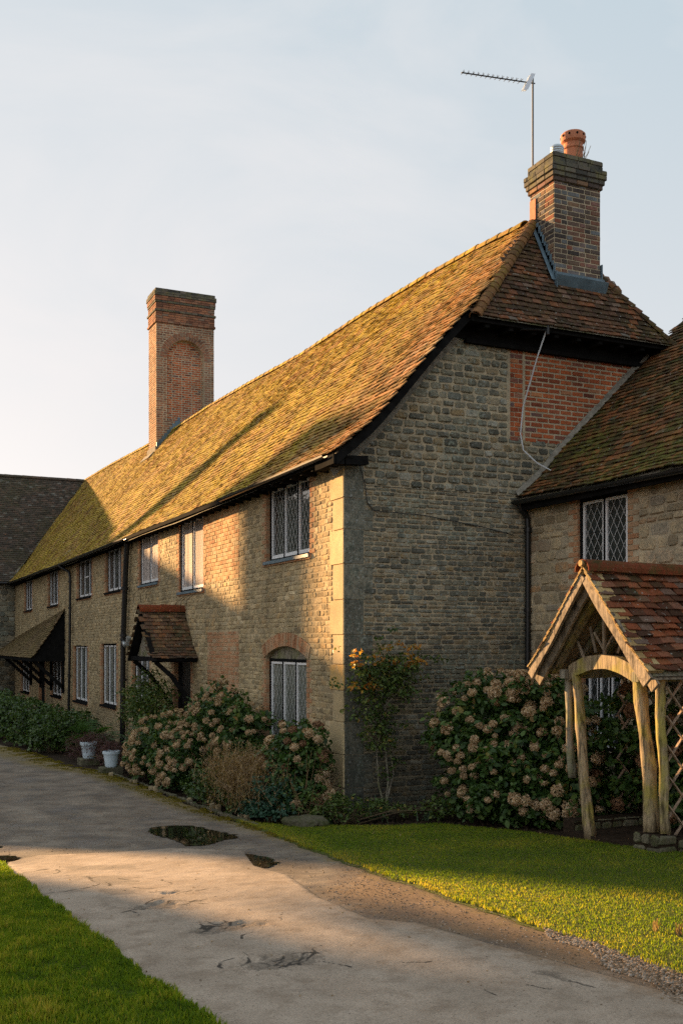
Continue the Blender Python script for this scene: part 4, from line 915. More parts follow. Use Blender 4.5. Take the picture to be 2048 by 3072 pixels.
# ---- left (far) chimney
def chimney_shaft(parent, x0, x1, y0, y1, z0, z1, mat, capmat, capn, L=.225, ch=.0745, fl='flem', recess=None, gp=.012):
    m = MB(); P1 = Fr((x0,y0,0),(1,0,0),(0,0,1),(0,-1,0)); P2 = Fr((x0,y0,0),(0,1,0),(0,0,1),(-1,0,0))
    P3 = Fr((x1,y0,0),(0,1,0),(0,0,1),(1,0,0)); P4 = Fr((x0,y1,0),(1,0,0),(0,0,1),(0,1,0))
    w, d = x1-x0, y1-y0
    rc = [recess] if recess else []
    if recess:
        a, b, c, e = recess; spring = e-(b-a)/2
        plane_holes(m, P1, 0, w, z0, z1, [(a,b,c,e)], 1)
        # spandrels above the round head
        ns = 16; cu_ = (a+b)/2; r_ = (b-a)/2
        for k in range(ns):
            t0 = math.pi*k/ns; t1 = math.pi*(k+1)/ns; u0, v0 = cu_-r_*math.cos(t0), spring+r_*math.sin(t0); u1, v1 = cu_-r_*math.cos(t1), spring+r_*math.sin(t1)
            m.face([P1(u0,v0,0),P1(u1,v1,0),P1(u1,e,0),P1(u0,e,0)], 1, .5); m.face([P1(u0,v0,0),P1(u1,v1,0),P1(u1,v1,-.2),P1(u0,v0,-.2)], 1, .5)
        for uu in (a, b): m.face([P1(uu,c,0),P1(uu,spring,0),P1(uu,spring,-.2),P1(uu,c,-.2)], 1, .5)
        m.face([P1(a,c,0),P1(b,c,0),P1(b,c,-.2),P1(a,c,-.2)], 1, .5)
        m.face([P1(a,c,-.2),P1(b,c,-.2),P1(b,e,-.2),P1(a,e,-.2)], 1, .5)
        def lim(v):
            if v < spring: return (a, b)
            q = r_*r_-(v-spring)**2
            if q <= 0: return (cu_, cu_)
            q = math.sqrt(q); return (cu_-q, cu_+q)
        PB = lambda u, v, dd=0: P1(u, v, dd-.2)
        courses(m, PB, a, b, c, e, ch, (L,fl), [], d=.008, gap=gp, style='brick', lim=lim, mat=2)
        # outer courses leave room for the arch ring
        ro = r_+.24; v = z0; row = 0
        while v < z1-.03:
            mid = v+ch/2; cuts = []
            if c < mid < spring: cuts = (a-.0, b+.0)
            elif mid >= spring and mid < spring+ro: q = math.sqrt(max(0, ro*ro-(mid-spring)**2)); cuts = (cu_-q, cu_+q)
            hl = [(cuts[0], cuts[1], v, v+ch)] if cuts else []
            segs = [(0, w)] if not cuts else [(0, cuts[0]), (cuts[1], w)]
            for (x_, y_) in segs:
                q = x_-(row % 2)*L*.42; k = 0
                while q < y_:
                    l = L if k % 2 == 0 else L/2; p0, p1 = max(x_, q), min(y_, q+l)
                    if p1-p0 > .03: brickblock(m, P1, p0+gp/2, p1-gp/2, v+gp/2, v+ch-gp/2, .009*random.uniform(.6,1.2), 0)
                    q += l; k += 1
            v += ch; row += 1
        for ring in range(2):
            ra = r_+.005+ring*.12; nb = int(math.pi*ra/.085)
            for k in range(nb):
                t0 = math.pi*k/nb+.011/ra; t1 = math.pi*(k+1)/nb-.011/ra; q = [(cu_-ra*math.cos(t0),spring+ra*math.sin(t0)),(cu_-ra*math.cos(t1),spring+ra*math.sin(t1)),(cu_-(ra+.108)*math.cos(t1),spring+(ra+.108)*math.sin(t1)),(cu_-(ra+.108)*math.cos(t0),spring+(ra+.108)*math.sin(t0))]
                m.mesh([P1(*p,-.002) for p in q]+[P1(*p,.014) for p in q], [(7,6,5,4),(0,1,5,4),(1,2,6,5),(2,3,7,6),(3,0,4,7)], 0)
    else:
        m.face([P1(0,z0),P1(w,z0),P1(w,z1),P1(0,z1)], 1, .5); courses(m, P1, 0, w, z0, z1, ch, (L,fl), [], d=.008, gap=gp, style='brick')
    for P_, ww in ((P2, d), (P3, d), (P4, w)):
        m.face([P_(0,z0),P_(ww,z0),P_(ww,z1),P_(0,z1)], 1, .5); courses(m, P_, 0, ww, z0, z1, ch, (L,fl), [], d=.008, gap=gp, style='brick')
    o = m.build('chimney', [M[mat], M['cmortar'], M['brick']], parent)
    c = MB(); z = z1
    for (h, out, mt) in capn:
        X0, X1, Y0, Y1 = x0-out, x1+out, y0-out, y1+out
        c.box((X0+.006,Y0+.006,z-.002), (X1-.006,Y1-.006,z+h), 1, .5)
        nr = max(1, round(h/ch)); hh = h/nr
        for k in range(nr):
            for (o_, u_, n_, W_) in (((X0,Y0,0),(1,0,0),(0,-1,0),X1-X0), ((X0,Y0,0),(0,1,0),(-1,0,0),Y1-Y0), ((X1,Y0,0),(0,1,0),(1,0,0),Y1-Y0), ((X0,Y1,0),(1,0,0),(0,1,0),X1-X0)):
                Pq = Fr(o_, u_, (0,0,1), n_); courses(c, Pq, 0, W_, z+k*hh, z+(k+1)*hh, hh, (L if (k % 2) else L*.93,'stretch'), [], d=.012, gap=.007, style='brick', mat=mt)
        z += h
    cp = c.build('chimney_cap', [M[mat], M['cap'], M['cap']], o)
    return o, z
ch1, zc = chimney_shaft(cot, 3.0, 5.0, 21.3, 22.3, 7.8, 13.15, 'tbrick', 'cap', [(.075,.04,0),(.30,.015,0),(.075,.05,2),(.22,.012,0),(.075,.035,2),(.15,.045,0),(.15,.065,2),(.10,.03,2)], recess=(.36,1.66,9.85,12.66), gp=.022)
ch1['label'] = 'tall brick chimney with a round-headed blind arch on the far roof'
m = MB()
for k in range(3): m.lathe((3.45+k*.55,21.8,zc), [(.17,-.05),(.17,.07),(.19,.08),(.19,.12),(.13,.13),(.13,.05)], 16)
m.build('chimney_pot', M['cap'], ch1)
m = MB()   # stepped lead flashing climbing the front face, pale mortar apron on the left
for k in range(9):
    x = 3.0+k*.09; z = S_main(21.25, (x-EX)/(RX-EX)*T0).z; m.box((x,21.27,z-.1), (x+.09,21.292,z+.26))
m.build('flashing', M['flash'], ch1)
m = MB(); z = S_main(21.8, (3.0-EX)/(RX-EX)*T0).z; m.box((2.95,21.25,z-.12),(2.99,22.35,z+.12)); m.bar((2.8,21.2,z-.2),(2.8,22.4,z-.2),.28,.03,up=(-.75,0,.66)); m.build('mortar_apron', M['cement'], ch1)
# ---- right (near) chimney
ch2, zc2 = chimney_shaft(cot, 3.50, 4.36, .0, .62, 7.2, 9.40, 'cbrick', 'cap', [(.07,.025,0),(.07,.045,2),(.145,.07,2),(.15,.025,2)], L=.225, ch=.0745)
ch2['label'] = 'weathered brick chimney with a terracotta pot on the near roof end'
m = MB(); pc = (4.10,.33,zc2-.03)
m.lathe(pc, [(.155,0),(.15,.30),(.165,.31),(.165,.335),(.148,.35),(.148,.40),(.185,.43),(.192,.47),(.192,.54),(.165,.565),(.13,.57),(.125,.30)], 24)
for k in range(10):
    th = 2*math.pi*k/10; a = Vector((pc[0]+.186*math.cos(th), pc[1]+.186*math.sin(th), pc[2]+.5)); d_ = Vector((math.cos(th), math.sin(th), 0)); m.tube([a, a+d_*.012], .018, 8, 1)
p_ = m.build('chimney_pot', [M['terra'], M['black']], ch2, smooth=False); p_['label'] = 'round terracotta chimney pot with a ring of vent holes'
m = MB(); m.lathe((3.68,.17,zc2-.03), [(.10,0)]+[(.10+.006*(k % 2), .02+k*.018) for k in range(11)]+[(.085,.22),(.085,.1)], 20); m.build('flue', M['flue'], ch2)
m = MB()
m.box((3.465,-.035,7.72),(4.42,-.014,8.02)); m.bar((3.46,-.075,7.84),(4.42,-.075,7.84),.03,.24,up=(0,-.47,.88)); m.box((4.372,-.03,7.8),(4.39,.4,8.25))
for k in range(11):
    f = k/11; z = 7.86+f*.98; y = hipy(z)-.03
    m.box((3.478,y-.05,z-.10),(3.49,y+.12,z+.15+.03*(k % 2)))
m.mesh([(3.40,hipy(7.85)-.06,7.87),(3.47,hipy(7.85)-.06,7.87),(3.47,hipy(8.85)-.03,8.90),(3.40,hipy(8.85)-.03,8.90)],[(0,1,2,3)],0)
m.build('flashing', M['flash'], ch2)
m = MB(); m.box((3.475,.45,8.98),(3.49,.6,9.30)); m.build('flue_patch', M['terra'], ch2)
# small weed on the pot
m = MB()
for k in range(12):
    a = Vector((pc[0]-.05+random.uniform(-.1,.1), pc[1]-.19, pc[2]+.05)); b = a+Vector((random.uniform(-.05,.2),-.02,random.uniform(.12,.36))); m.tube([a, (a+b)/2+Vector((.02,0,.0)), b], .004, 4)
m.build('weed', M['dry'], ch2)
# ---- television aerial
ae = thing('television_aerial', 'tall thin television aerial with a long toothed boom strapped to the near chimney', 'aerial')
m = MB(); m.tube([(3.66,.78,9.30),(3.66,.78,11.38)], .016, 8); m.build('mast', M['alu'], ae)
m = MB(); bd = Vector((-.995,.0,-.10)).normalized()
b0 = Vector((3.70,.78,11.29)); b1 = b0+bd*1.36; m.tube([b0, b1], .010, 6)
side = Vector((0,1,0))
for k in range(13):
    c = b0+bd*(.28+k*.088); L_ = .075-.002*k; m.tube([c-side*L_, c+side*L_+Vector((0,0,.0))], .0045, 5); m.tube([c-Vector((0,0,.0)), c+Vector((.02,0,.05))], .004, 4)
m.build('boom', M['iron'], ae)
m = MB(); c = b0+bd*.11
for dy in (-.03, .03):
    for e in (0, .004):
        q = [c+Vector((x_, dy+e, z_)) for x_, z_ in ((-.13,-.15),(-.04,-.13),(.10,.15),(.02,.14))]; m.mesh(q, [(0,1,2,3)] if e == 0 else [(3,2,1,0)], 0)
m.build('reflector', M['plastic'], ae)
m = MB()
for z in (9.50, 9.68): m.bar((3.60,.80,z),(3.75,.60,z),.02,.035); m.bar((3.58,.74,z+.0),(3.72,.82,z),.03,.03)
m.build('bracket', M['iron'], ae)
# cables on the gable
m = MB(); m.tube([(3.06,-.42,6.98),(2.98,-.30,6.6),(2.88,-.08,5.9),(2.84,-.07,5.5),(2.86,-.12,5.25),(3.05,-.2,5.06),(3.36,-.3,4.90),(3.52,-.36,4.80)], .011, 6)
tag(m.build('overhead_cable', M['whitecable']), 'white cable hanging down the gable to the wing roof', 'cable')
m = MB(); m.tube([(2.62,-.40,6.93),(3.1,-.44,6.97)], .014, 6); m.tube([(3.06,-.44,6.9),(3.06,-.44,7.04)], .03, 8); tag(m.build('cable_bracket', M['iron']), 'dark iron cable bracket below the hip eaves', 'bracket')
m = MB(); m.tube([(.02,-.05,4.95),(.22,-.04,4.86),(.30,-.035,4.6),(.34,-.03,4.35),(.44,-.03,4.24),(1.2,-.035,4.22),(2.2,-.03,4.10),(2.75,-.035,4.0)], .007, 5)
tag(m.build('wall_cable', M['blackcable']), 'thin dark cable running across the gable stonework', 'cable')
m = MB()
for (y, z) in ((10.0,3.7),(10.5,3.68),(11.2,3.7),(7.2,3.38),(7.6,3.36),(6.8,3.4)):
    m.tube([(-.03,y,z),(-.16,y+.2,z-.14),(-.1,y+.45,z-.33)], .006, 4)
tag(m.build('dead_vine', M['twig']), 'bare dead vine stems clinging below the upper windows', 'vine')
# ================================================================ WING ON THE RIGHT
wg = thing('cottage_wing', 'lower stone wing with dark red tiled roof behind the timber porch', 'cottage wing')
WW = (-2.24,-1.2,3.30,4.40); WL2 = (-2.1,-1.3,.95,2.05); WD = (-4.6,-3.6,.2,2.15)
m = MB(); plane_holes(m, WNG, -9.5, -.005, -.5, 4.7, [WW, WL2, WD], 0)
for h in (WW, WL2, WD): reveal(m, WNG, *h, d=.2)
m.face([(7.5,-9.5,-.5),(7.5,0,-.5),(7.5,0,5),(7.5,-9.5,5)], 0, .5); m.face([(3.02,-9.5,-.5),(7.5,-9.5,-.5),(7.5,-9.5,4.7),(3.02,-9.5,4.7)], 0, .5)
m.build('wall', M['cmortar'], wg)
m = MB(); courses(m, WNG, -9.5, -.02, 0, 4.5, (.09,.19), (.14,.36), [(WW[0]-.21,WW[1]+.2,WW[2]-.4,WW[3]+.3),(WL2[0]-.1,WL2[1]+.1,WL2[2]-.08,WL2[3]+.1),(WD[0]-.05,WD[1]+.05,0,WD[3]+.1)], d=.016, gap=.02, jit=.012, bev=.016, v_wave=.012); m.build('stonework', M['wstone'], wg)
m = MB(); surround(m, WNG, *WW, w0=.10, w1=.21); courses(m, WNG, WW[0]-.2, WW[1]+.2, WW[2]-.38, WW[2]-.08, .075, (.22,'stretch'), [], d=.012, gap=.01, style='brick'); m.build('window_brickwork', M['sbrick'], wg); m = MB(); surround(m, WNG, *WL2); m.build('window_brickwork', M['sbrick'], wg)
w = window(wg, WNG, *WW, 2, rec=.06, glassm='glass', leadm='leadw'); w['label'] = 'upper wing window with two diamond-leaded lights'
w = window(wg, WNG, *WL2, 3, rec=.08, glassm='glass'); w['label'] = 'ground floor wing window seen through the porch'
m = MB(); m.box((3.12,WD[0],WD[2]),(3.16,WD[1],WD[3])); 
for k in range(5): m.box((3.10,WD[0]+.02+k*.2,WD[2]),(3.125,WD[0]+.2+k*.2,WD[3]-.05))
m.build('door', M['door'], wg)
WS = .945
def S_wing(s, t):
    c = math.cos(math.atan(WS)); f = t*c; ze_ = 4.56-.012*(-s)+.03*nz(s*.6, 1.7); return Vector((2.80+f, s, ze_+f*WS-.07*math.exp(-((t-.5)/.4)**2)+.02*nz(s*.8, t*.8, 4)))
m = MB(); tiles(m, S_wing, -9.6, -.04, 5.6, lambda s, t: True, w=.165, g=.10, rfun=lambda s, t: min(1, max(0, random.random()*.85+.35*nz(s*.8, t*1.2, 3))))
for k in range(10):
    a = -9.6+.96*k; b = a+.96
    for j in range(4):
        q = [S_wing(a,j*1.4),S_wing(b,j*1.4),S_wing(b,j*1.4+1.4),S_wing(a,j*1.4+1.4)]; m.face([p-Vector((0,0,.06)) for p in q], 1, .4)
tp = S_wing(0, 5.6)
m.face([(tp.x,-9.6,tp.z-.04),(tp.x+4,-9.6,tp.z-4),(tp.x+4,0,tp.z-4),(tp.x,0,tp.z-.04)], 1, .4)
rf = m.build('roof', [M['wroof'], M['oakd']], wg)
m = MB(); half_tiles(m, (tp.x,-9.6,tp.z-.05),(tp.x,0,tp.z-.05), .11, .4); m.build('ridge_tiles', M['wroof'], rf)
m = MB()
for k in range(14):
    a = S_wing(-.06, k*.25); b = S_wing(-.06, k*.25+.26); n_ = random.uniform(-.01,.01)
    m.mesh([(a.x-.01,-.09,a.z+.02),(b.x-.01,-.09,b.z+.02),(b.x-.02,-.03,b.z+.10+n_),(a.x-.02,-.03,a.z+.10+n_)], [(0,1,2,3)], 0)
m.build('cement_fillet', M['cement'], wg)
m = MB(); m.box((2.84,-9.6,4.36),(2.88,-.05,4.50)); m.box((2.88,-9.6,4.40),(3.02,-.02,4.43)); m.build('eaves_board', M['black'], wg)
gutter(wg, -9.5, -.02, lambda y: 4.50+.012*y, x=2.76)
pipe(wg, [(2.80,-.10,4.48),(2.84,-.09,4.38),(2.95,-.09,4.26),(2.96,-.09,4.1),(2.955,-.09,.0)], .042, clips=[(2.96,-.09,4.08),(2.955,-.09,2.9),(2.955,-.09,1.2)], lab='black drainpipe in the corner between gable and wing')
# ================================================================ BUILDING AT THE BACK
rb = thing('rear_building', 'shaded stone building with a dark tiled roof closing the left end', 'building')
RXL = -16.2
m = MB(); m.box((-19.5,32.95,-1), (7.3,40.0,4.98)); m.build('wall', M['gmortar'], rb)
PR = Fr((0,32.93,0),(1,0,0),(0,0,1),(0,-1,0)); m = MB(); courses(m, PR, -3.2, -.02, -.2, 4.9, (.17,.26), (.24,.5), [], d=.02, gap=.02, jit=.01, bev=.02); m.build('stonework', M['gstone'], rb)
def S_cross(s, t):
    L = math.hypot(3.88,5.02); f = t/L; return Vector((s, 32.62+3.88*f, 5.0+5.02*f-.05*math.exp(-((f-.15)/.12)**2)+.02*nz(s*.5, f*4, 8)))
def keep_cross(s, t):
    p = S_cross(s, t)
    if p.x > -.27:
        zm = eave(p.y)+(ridge(p.y)-eave(p.y))*(p.x-EX)/(RX-EX)
        if zm > p.z+.03: return False
    return p.x < 4
m = MB(); tiles(m, S_cross, -4.5, 4.0, math.hypot(3.88,5.02), keep_cross, w=.17, g=.115)
A = (RXL,36.5,10.02); B = (3.7,36.5,10.02)
m.face([(-20.2,32.62,4.96),(EX,32.62,4.96),(3.6,36.5,9.98),(RXL,36.5,9.98)], 1, .4)
m.face([(7.5,40.4,4.96),(-20.2,40.4,4.96),(RXL,36.5,9.98),(3.7,36.5,9.98)], 1, .4)
m.face([(-20.2,40.4,4.96),(-20.2,32.62,4.96),(RXL,36.5,9.98)], 1, .4)
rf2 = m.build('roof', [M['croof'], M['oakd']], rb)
m = MB(); half_tiles(m, (-8,36.5,9.97), (3.6,36.5,9.97), .12, .4); m.build('ridge_tiles', M['croof'], rf2)
for (x0, x1, y0, y1, z1) in ((-13.35,-12.35,36.2,36.8,13.4), (-9.45,-8.95,36.2,36.8,13.6)):  # unseen chimneys added out of view to cast the shadow stripes on the cottage
    m = MB(); m.box((x0,y0,8.5),(x1,y1,z1-.3)); m.box((x0-.06,y0-.06,z1-.3),(x1+.06,y1+.06,z1-.1)); m.box((x0-.02,y0-.02,z1-.1),(x1+.02,y1+.02,z1)); m.build('chimney', M['tbrick'], rb)
m = MB()
m.tube([(-.40,32.56,4.93),(-1.5,32.56,4.93)], .05, 8); m.build('gutter', M['iron'], rb)
# ================================================================ TIMBER PORCH
po = thing('timber_porch', 'rustic timber porch with red tiled gable roof on crooked oak posts', 'porch')
PX0, PYc, PHW, PZT, PZE = .94, -4.02, 1.0, 3.20, 2.12
PL = math.hypot(PHW, PZT-PZE)
def S_por(sg):
    def S(s, t):
        f = t/PL; return Vector((s, PYc+sg*PHW*(1-f), PZE+(PZT-PZE)*f-.05*math.sin(math.pi*f)*(1-f)+.012*nz(s*3, t*3, 5+sg)))
    return S
m = MB()
for sg in (-1, 1):
    tiles(m, S_por(sg), PX0+.06, 3.0, PL, None, w=.17, g=.098, jit=1.6, lift=.034)
    S = S_por(sg); q = [S(PX0+.02,0),S(3.02,0),S(3.02,PL),S(PX0+.02,PL)]
    m.face([p-Vector((0,0,.04)) for p in q], 1, .4); m.face([p-Vector((0,0,.075)) for p in q][::-1], 2, .4)
pr = m.build('roof', [M['proof'], M['oakd'], M['barge']], po)
m = MB()  # verge tiles bedded on the front edge
for sg in (-1, 1):
    S = S_por(sg); t = 0.0
    while t < PL-.03:
        p = S(PX0, t); b = (S(PX0, t+.1)-p).normalized(); n = Vector((0,-b.z*sg*-1,b.y*sg*-1)); n = Vector((1,0,0)).cross(b).normalized()
        if n.z < 0: n = -n
        for lay in (0, 1):
            o_ = n*(.0+lay*-.022); xx = Vector((-.03+lay*.015,0,0)); k = .022+random.uniform(-.004,.004)
            vs = [p+xx+o_+n*k, p+xx+o_+b*.15+n*.004, p+Vector((.17,0,0))+o_+b*.15+n*.004, p+Vector((.17,0,0))+o_+n*k]
            vs += [q-n*.014 for q in vs]; m.mesh(vs, [(0,1,2,3),(0,4,5,1),(4,0,3,7),(7,6,5,4)])
        t += .092
m.build('verge_tiles', M['pedge'], po)
m = MB(); half_tiles(m, (PX0-.02,PYc,PZT-.035),(3.05,PYc,PZT-.06), .12, .34, flare=.004, sq=1.05); m.build('ridge_tiles', M['rridge'], po)
m = MB(); m.tube([(PX0-.06,PYc,PZT+.05),(PX0-.02,PYc,PZT+.05)], .035, 10); m.build('ridge_end', M['pedge'], po)
for sg in (-1, 1):
    for (dx, dz, th, hh) in ((-.0,-.085,.035,.10), (.10,-.155,.035,.12)) if sg > 0 else ((0.0,-.10,.035,.14),(.10,-.155,.035,.12)):
        m = MB(); m.bar((PX0+dx,PYc+sg*(PHW-.02),PZE+dz+.0), (PX0+dx,PYc+sg*.02,PZT+dz), hh, th, up=(1,0,0), wob=.014, n=10); m.build('bargeboard', M['barge'], po)
    m = MB(); m.bar((PX0+.24,PYc+sg*(PHW-.12),PZE-.02), (PX0+.24,PYc+sg*.02,PZT-.16), .10, .09, up=(1,0,0), wob=.012, n=6); m.build('principal_rafter', M['oak'], po)
for x in (1.5, 1.8, 2.1, 2.4, 2.7):
    for sg in (-1, 1):
        m = MB(); m.bar((x,PYc+sg*(PHW-.08),PZE-.06), (x,PYc+sg*.02,PZT-.15), .06, .06, up=(1,0,0), wob=.008, n=4); m.build('rafter', M['oakd'], po)
XF = 1.20
# arched tie beam
m = MB(); nseg = 16; vs = []; fs = []
for k in range(nseg+1):
    f = k/nseg; y = PYc-.56+1.12*f; top = 2.15+.13*math.sin(math.pi*f)**.8+.01*nz(f*6, 2); bot = 1.98+.15*math.sin(math.pi*f)**.9+.01*nz(f*6, 9)
    for (xx, zz) in ((XF-.05,bot),(XF+.06,bot),(XF+.06,top),(XF-.05,top)): vs.append((xx, y, zz))
for k in range(nseg):
    for j in range(4): fs.append((k*4+j, k*4+(j+1)%4, (k+1)*4+(j+1)%4, (k+1)*4+j))
fs += [(3,2,1,0), tuple(nseg*4+j for j in range(4))]; m.mesh(vs, fs); m.build('arched_tie', M['oak'], po)
m = MB()
for dy, z1 in ((0,3.0),):
    m.tube([(XF,PYc,2.28),(XF,PYc+.01,2.72)], .022, 6)
for a in (-1, 1):
    m.tube([(XF,PYc,2.32),(XF,PYc+a*.17,2.52)], .013, 5); m.tube([(XF+.03,PYc+a*.18,2.30),(XF+.05,PYc+a*.30,2.58)], .016, 5); m.tube([(XF+.03,PYc+a*.36,2.2),(XF+.05,PYc+a*.52,2.42)], .018, 5)
m.build('gable_strut', M['barge'], po)
for sg in (-1, 1):
    m = MB(); m.bar((XF-.1,PYc+sg*.60,2.06),(3.0,PYc+sg*.60,2.06),.10,.10,wob=.01,n=5); m.build('wall_plate', M['oakd'], po)
def post(y0, y1, z0, z1, r, x0=XF, x1=XF, mat='oak', n=12, lab=None, knots=()):
    m = MB(); pts = []; rr = []
    for k in range(n+1):
        f = k/n; pts.append((x0+(x1-x0)*f+.03*nz(f*2.2, y0*7), y0+(y1-y0)*f+.035*nz(f*2.0, y0*3+5), z0+(z1-z0)*f)); q = .86*r*(1.12-.2*f+.16*nz(f*4, y0*9, 2))
        for kn in knots: q += r*.35*math.exp(-((f-kn)/.03)**2)
        rr.append(q)
    m.tube(pts, rr, 12, lump=.45); o = m.build('post', M[mat], po, smooth=True)
    if lab: o['label'] = lab
post(-4.76,-4.58,.50,2.08,.075, knots=(.45,.8), lab='thick crooked front right post')
post(-4.95,-4.86,.52,2.10,.055, knots=(.55,.72), lab='thinner post beside the lattice')
post(-3.80,-3.52,.27,2.08,.066, mat='oak', knots=(.7,), lab='front left post, leaning outward')
post(-3.45,-3.40,.9,2.08,.05, mat='oakd', lab='short grey post behind the left post')
post(-4.9,-4.9,.5,2.08,.05, x0=2.9, x1=2.9, mat='oakd'); post(-3.2,-3.2,.3,2.08,.05, x0=2.9, x1=2.9, mat='oakd')
m = MB()
Pp = Fr((0,0,0),(0,1,0),(0,0,1),(-1,0,0)); 
m.box((XF-.12,-5.00,.0),(XF+.10,-4.64,.50),1,.4); m.box((XF+.10,-5.02,.0),(3.0,-4.82,.46),1,.4); m.box((XF+.0,-3.5,.0),(3.0,-3.3,.42),1,.4)
m.box((2.6,-4.8,.0),(2.95,-3.5,.62),1,.4)
for (fr_, u0, u1, v0, v1) in ((Fr((XF-.12,0,0),(0,1,0),(0,0,1),(-1,0,0)),-5.01,-4.63,.1,.51), (Fr((0,-5.00,0),(1,0,0),(0,0,1),(0,-1,0)),XF-.13,XF+.1,.1,.51), (Fr((0,-5.02,0),(1,0,0),(0,0,1),(0,-1,0)),XF+.1,2.95,.1,.47), (Fr((0,-3.5,0),(1,0,0),(0,0,1),(0,-1,0)),XF,2.9,.05,.42)):
    courses(m, fr_, u0, u1, v0, v1, (.075,.12), (.12,.26), [], d=.018, gap=.014, jit=.01, bev=.016)
m.build('stone_plinth', [M['rock'], M['soil']], po)
# lattice
def lattice(y, x0, x1, z0, z1, st, mat='lat', lab=None):
    m = MB(); H = z1-z0; W_ = x1-x0; sl = 1.15
    for sg in (1, -1):
        c = -H/sl
        while c < W_:
            a0, a1 = 0, H; ua, ub = c, c+H/sl; t0 = max(0, -ua/(ub-ua)); t1 = min(1, (W_-ua)/(ub-ua))
            if t1 > t0:
                pa = (ua+(ub-ua)*t0, H*t0); pb = (ua+(ub-ua)*t1, H*t1)
                if sg < 0: pa = (W_-pa[0], pa[1]); pb = (W_-pb[0], pb[1])
                m.bar((x0+pa[0], y+sg*.012, z0+pa[1]), (x0+pb[0], y+sg*.012, z0+pb[1]), .012, .028, up=(0,1,0), wob=.008, n=4)
            c += st
    o = m.build('lattice', M[mat], po); 
    if lab: o['label'] = lab
lattice(-4.93, XF+.02, 2.9, .48, 2.05, .25, lab='diagonal lattice on the right side of the porch')
lattice(-3.25, 2.0, 2.9, .45, 2.05, .22, lab='lattice on the far side of the porch')
fl = MB(); fl.box((XF-.05,-4.85,-.2),(3.0,-3.5,.315)); fl.build('floor', M['soil'], po)
SKY_SAT, SKY_VEIL, HORIZ, ZEN, CLOUD_COL, SKY_STR, EXPO = .5, .92, (3.3, 3.08, 3.0), (2.05, 2.42, 2.66), (3.6, 3.35, 3.25), .078, 1.82
# ================================================================ PLANTS
def leaf_arrays(C, D, N_, size, wid=.55, fold=.25):
    """C centres (base), D unit direction, N_ approx normal, size (n,)"""
    n = len(C); S = np.cross(D, N_); S /= np.linalg.norm(S, axis=1)[:, None]+1e-9; U = np.cross(S, D)
    s = size[:, None]; w = wid*s*.5
    p = [C, C+D*s*.3+S*w-U*s*fold*-.3, C+D*s*.7+S*w*.8+U*s*fold*.2, C+D*s*1.0-U*s*.12, C+D*s*.7-S*w*.8+U*s*fold*.2, C+D*s*.3-S*w+U*s*fold*.3]
    V = np.stack(p, 1).reshape(-1, 3); k = np.arange(n)*6
    F = np.concatenate([np.stack([k, k+1, k+2, k+3], 1), np.stack([k, k+3, k+4, k+5], 1)])
    return V, F
def unit(a): return a/(np.linalg.norm(a, axis=1)[:, None]+1e-9)
def dirs(n): return unit(rng.normal(size=(n, 3)))
def cluster_leaves(centres, radii, per, size, wid=.55, up=.35, droop=0.0, shell=.45):
    """leaves around clump centres, mostly facing outward"""
    Cs = []; Ds = []; Ns = []; Sz = []; Rr = []
    for c, r in zip(centres, radii):
        n = int(per*random.choice((.5,.8,1.0,1.3))); d = dirs(n); d[:, 2] = np.abs(d[:, 2])*.8+d[:, 2]*.2
        rad = r*(1-shell*rng.random(n)**1.5); p = np.array(c)+d*rad[:, None]
        N_ = unit(d+np.array([0,0,up])+rng.normal(size=(n,3))*.35); q = unit(rng.normal(size=(n,3))+d*.6+np.array([0,0,-droop])); q = unit(q-N_*(q*N_).sum(1)[:, None]*.8)
        Cs.append(p); Ds.append(q); Ns.append(N_); Sz.append(size*rng.uniform(.55, 1.25, n)); Rr.append(np.clip(rng.normal(.45, .22, n)+random.uniform(-.12, .12), 0, 1))
    return [np.concatenate(a) for a in (Cs, Ds, Ns, Sz, Rr)]
def shell_points(ells, n, zmin=-.1, lo=.62, hi=1.0):
    """points near the outside of a union of ellipsoids"""
    out = []; tot = sum(e[1][0]*e[1][1]+e[1][1]*e[1][2]+e[1][0]*e[1][2] for e in ells)
    for c, r in ells:
        k = int(n*(r[0]*r[1]+r[1]*r[2]+r[0]*r[2])/tot)+1; d = dirs(k); q = rng.uniform(lo, hi, k)
        lum = np.array([1+.16*noise.noise(Vector((float(a[0]*2.2+c[0]), float(a[1]*2.2+c[1]), float(a[2]*2.2)))) for a in d])
        p = np.array(c)+d*np.array(r)*(q*lum)[:, None]
        for a, b in zip(p, d):
            if a[2] < gz(a[0], a[1])+zmin: continue
            if any(sum(((a[i]-e[0][i])/(e[1][i]*.62))**2 for i in range(3)) < 1 for e in ells if e[0] is not c): continue
            out.append((a, b))
    return out
heads = []
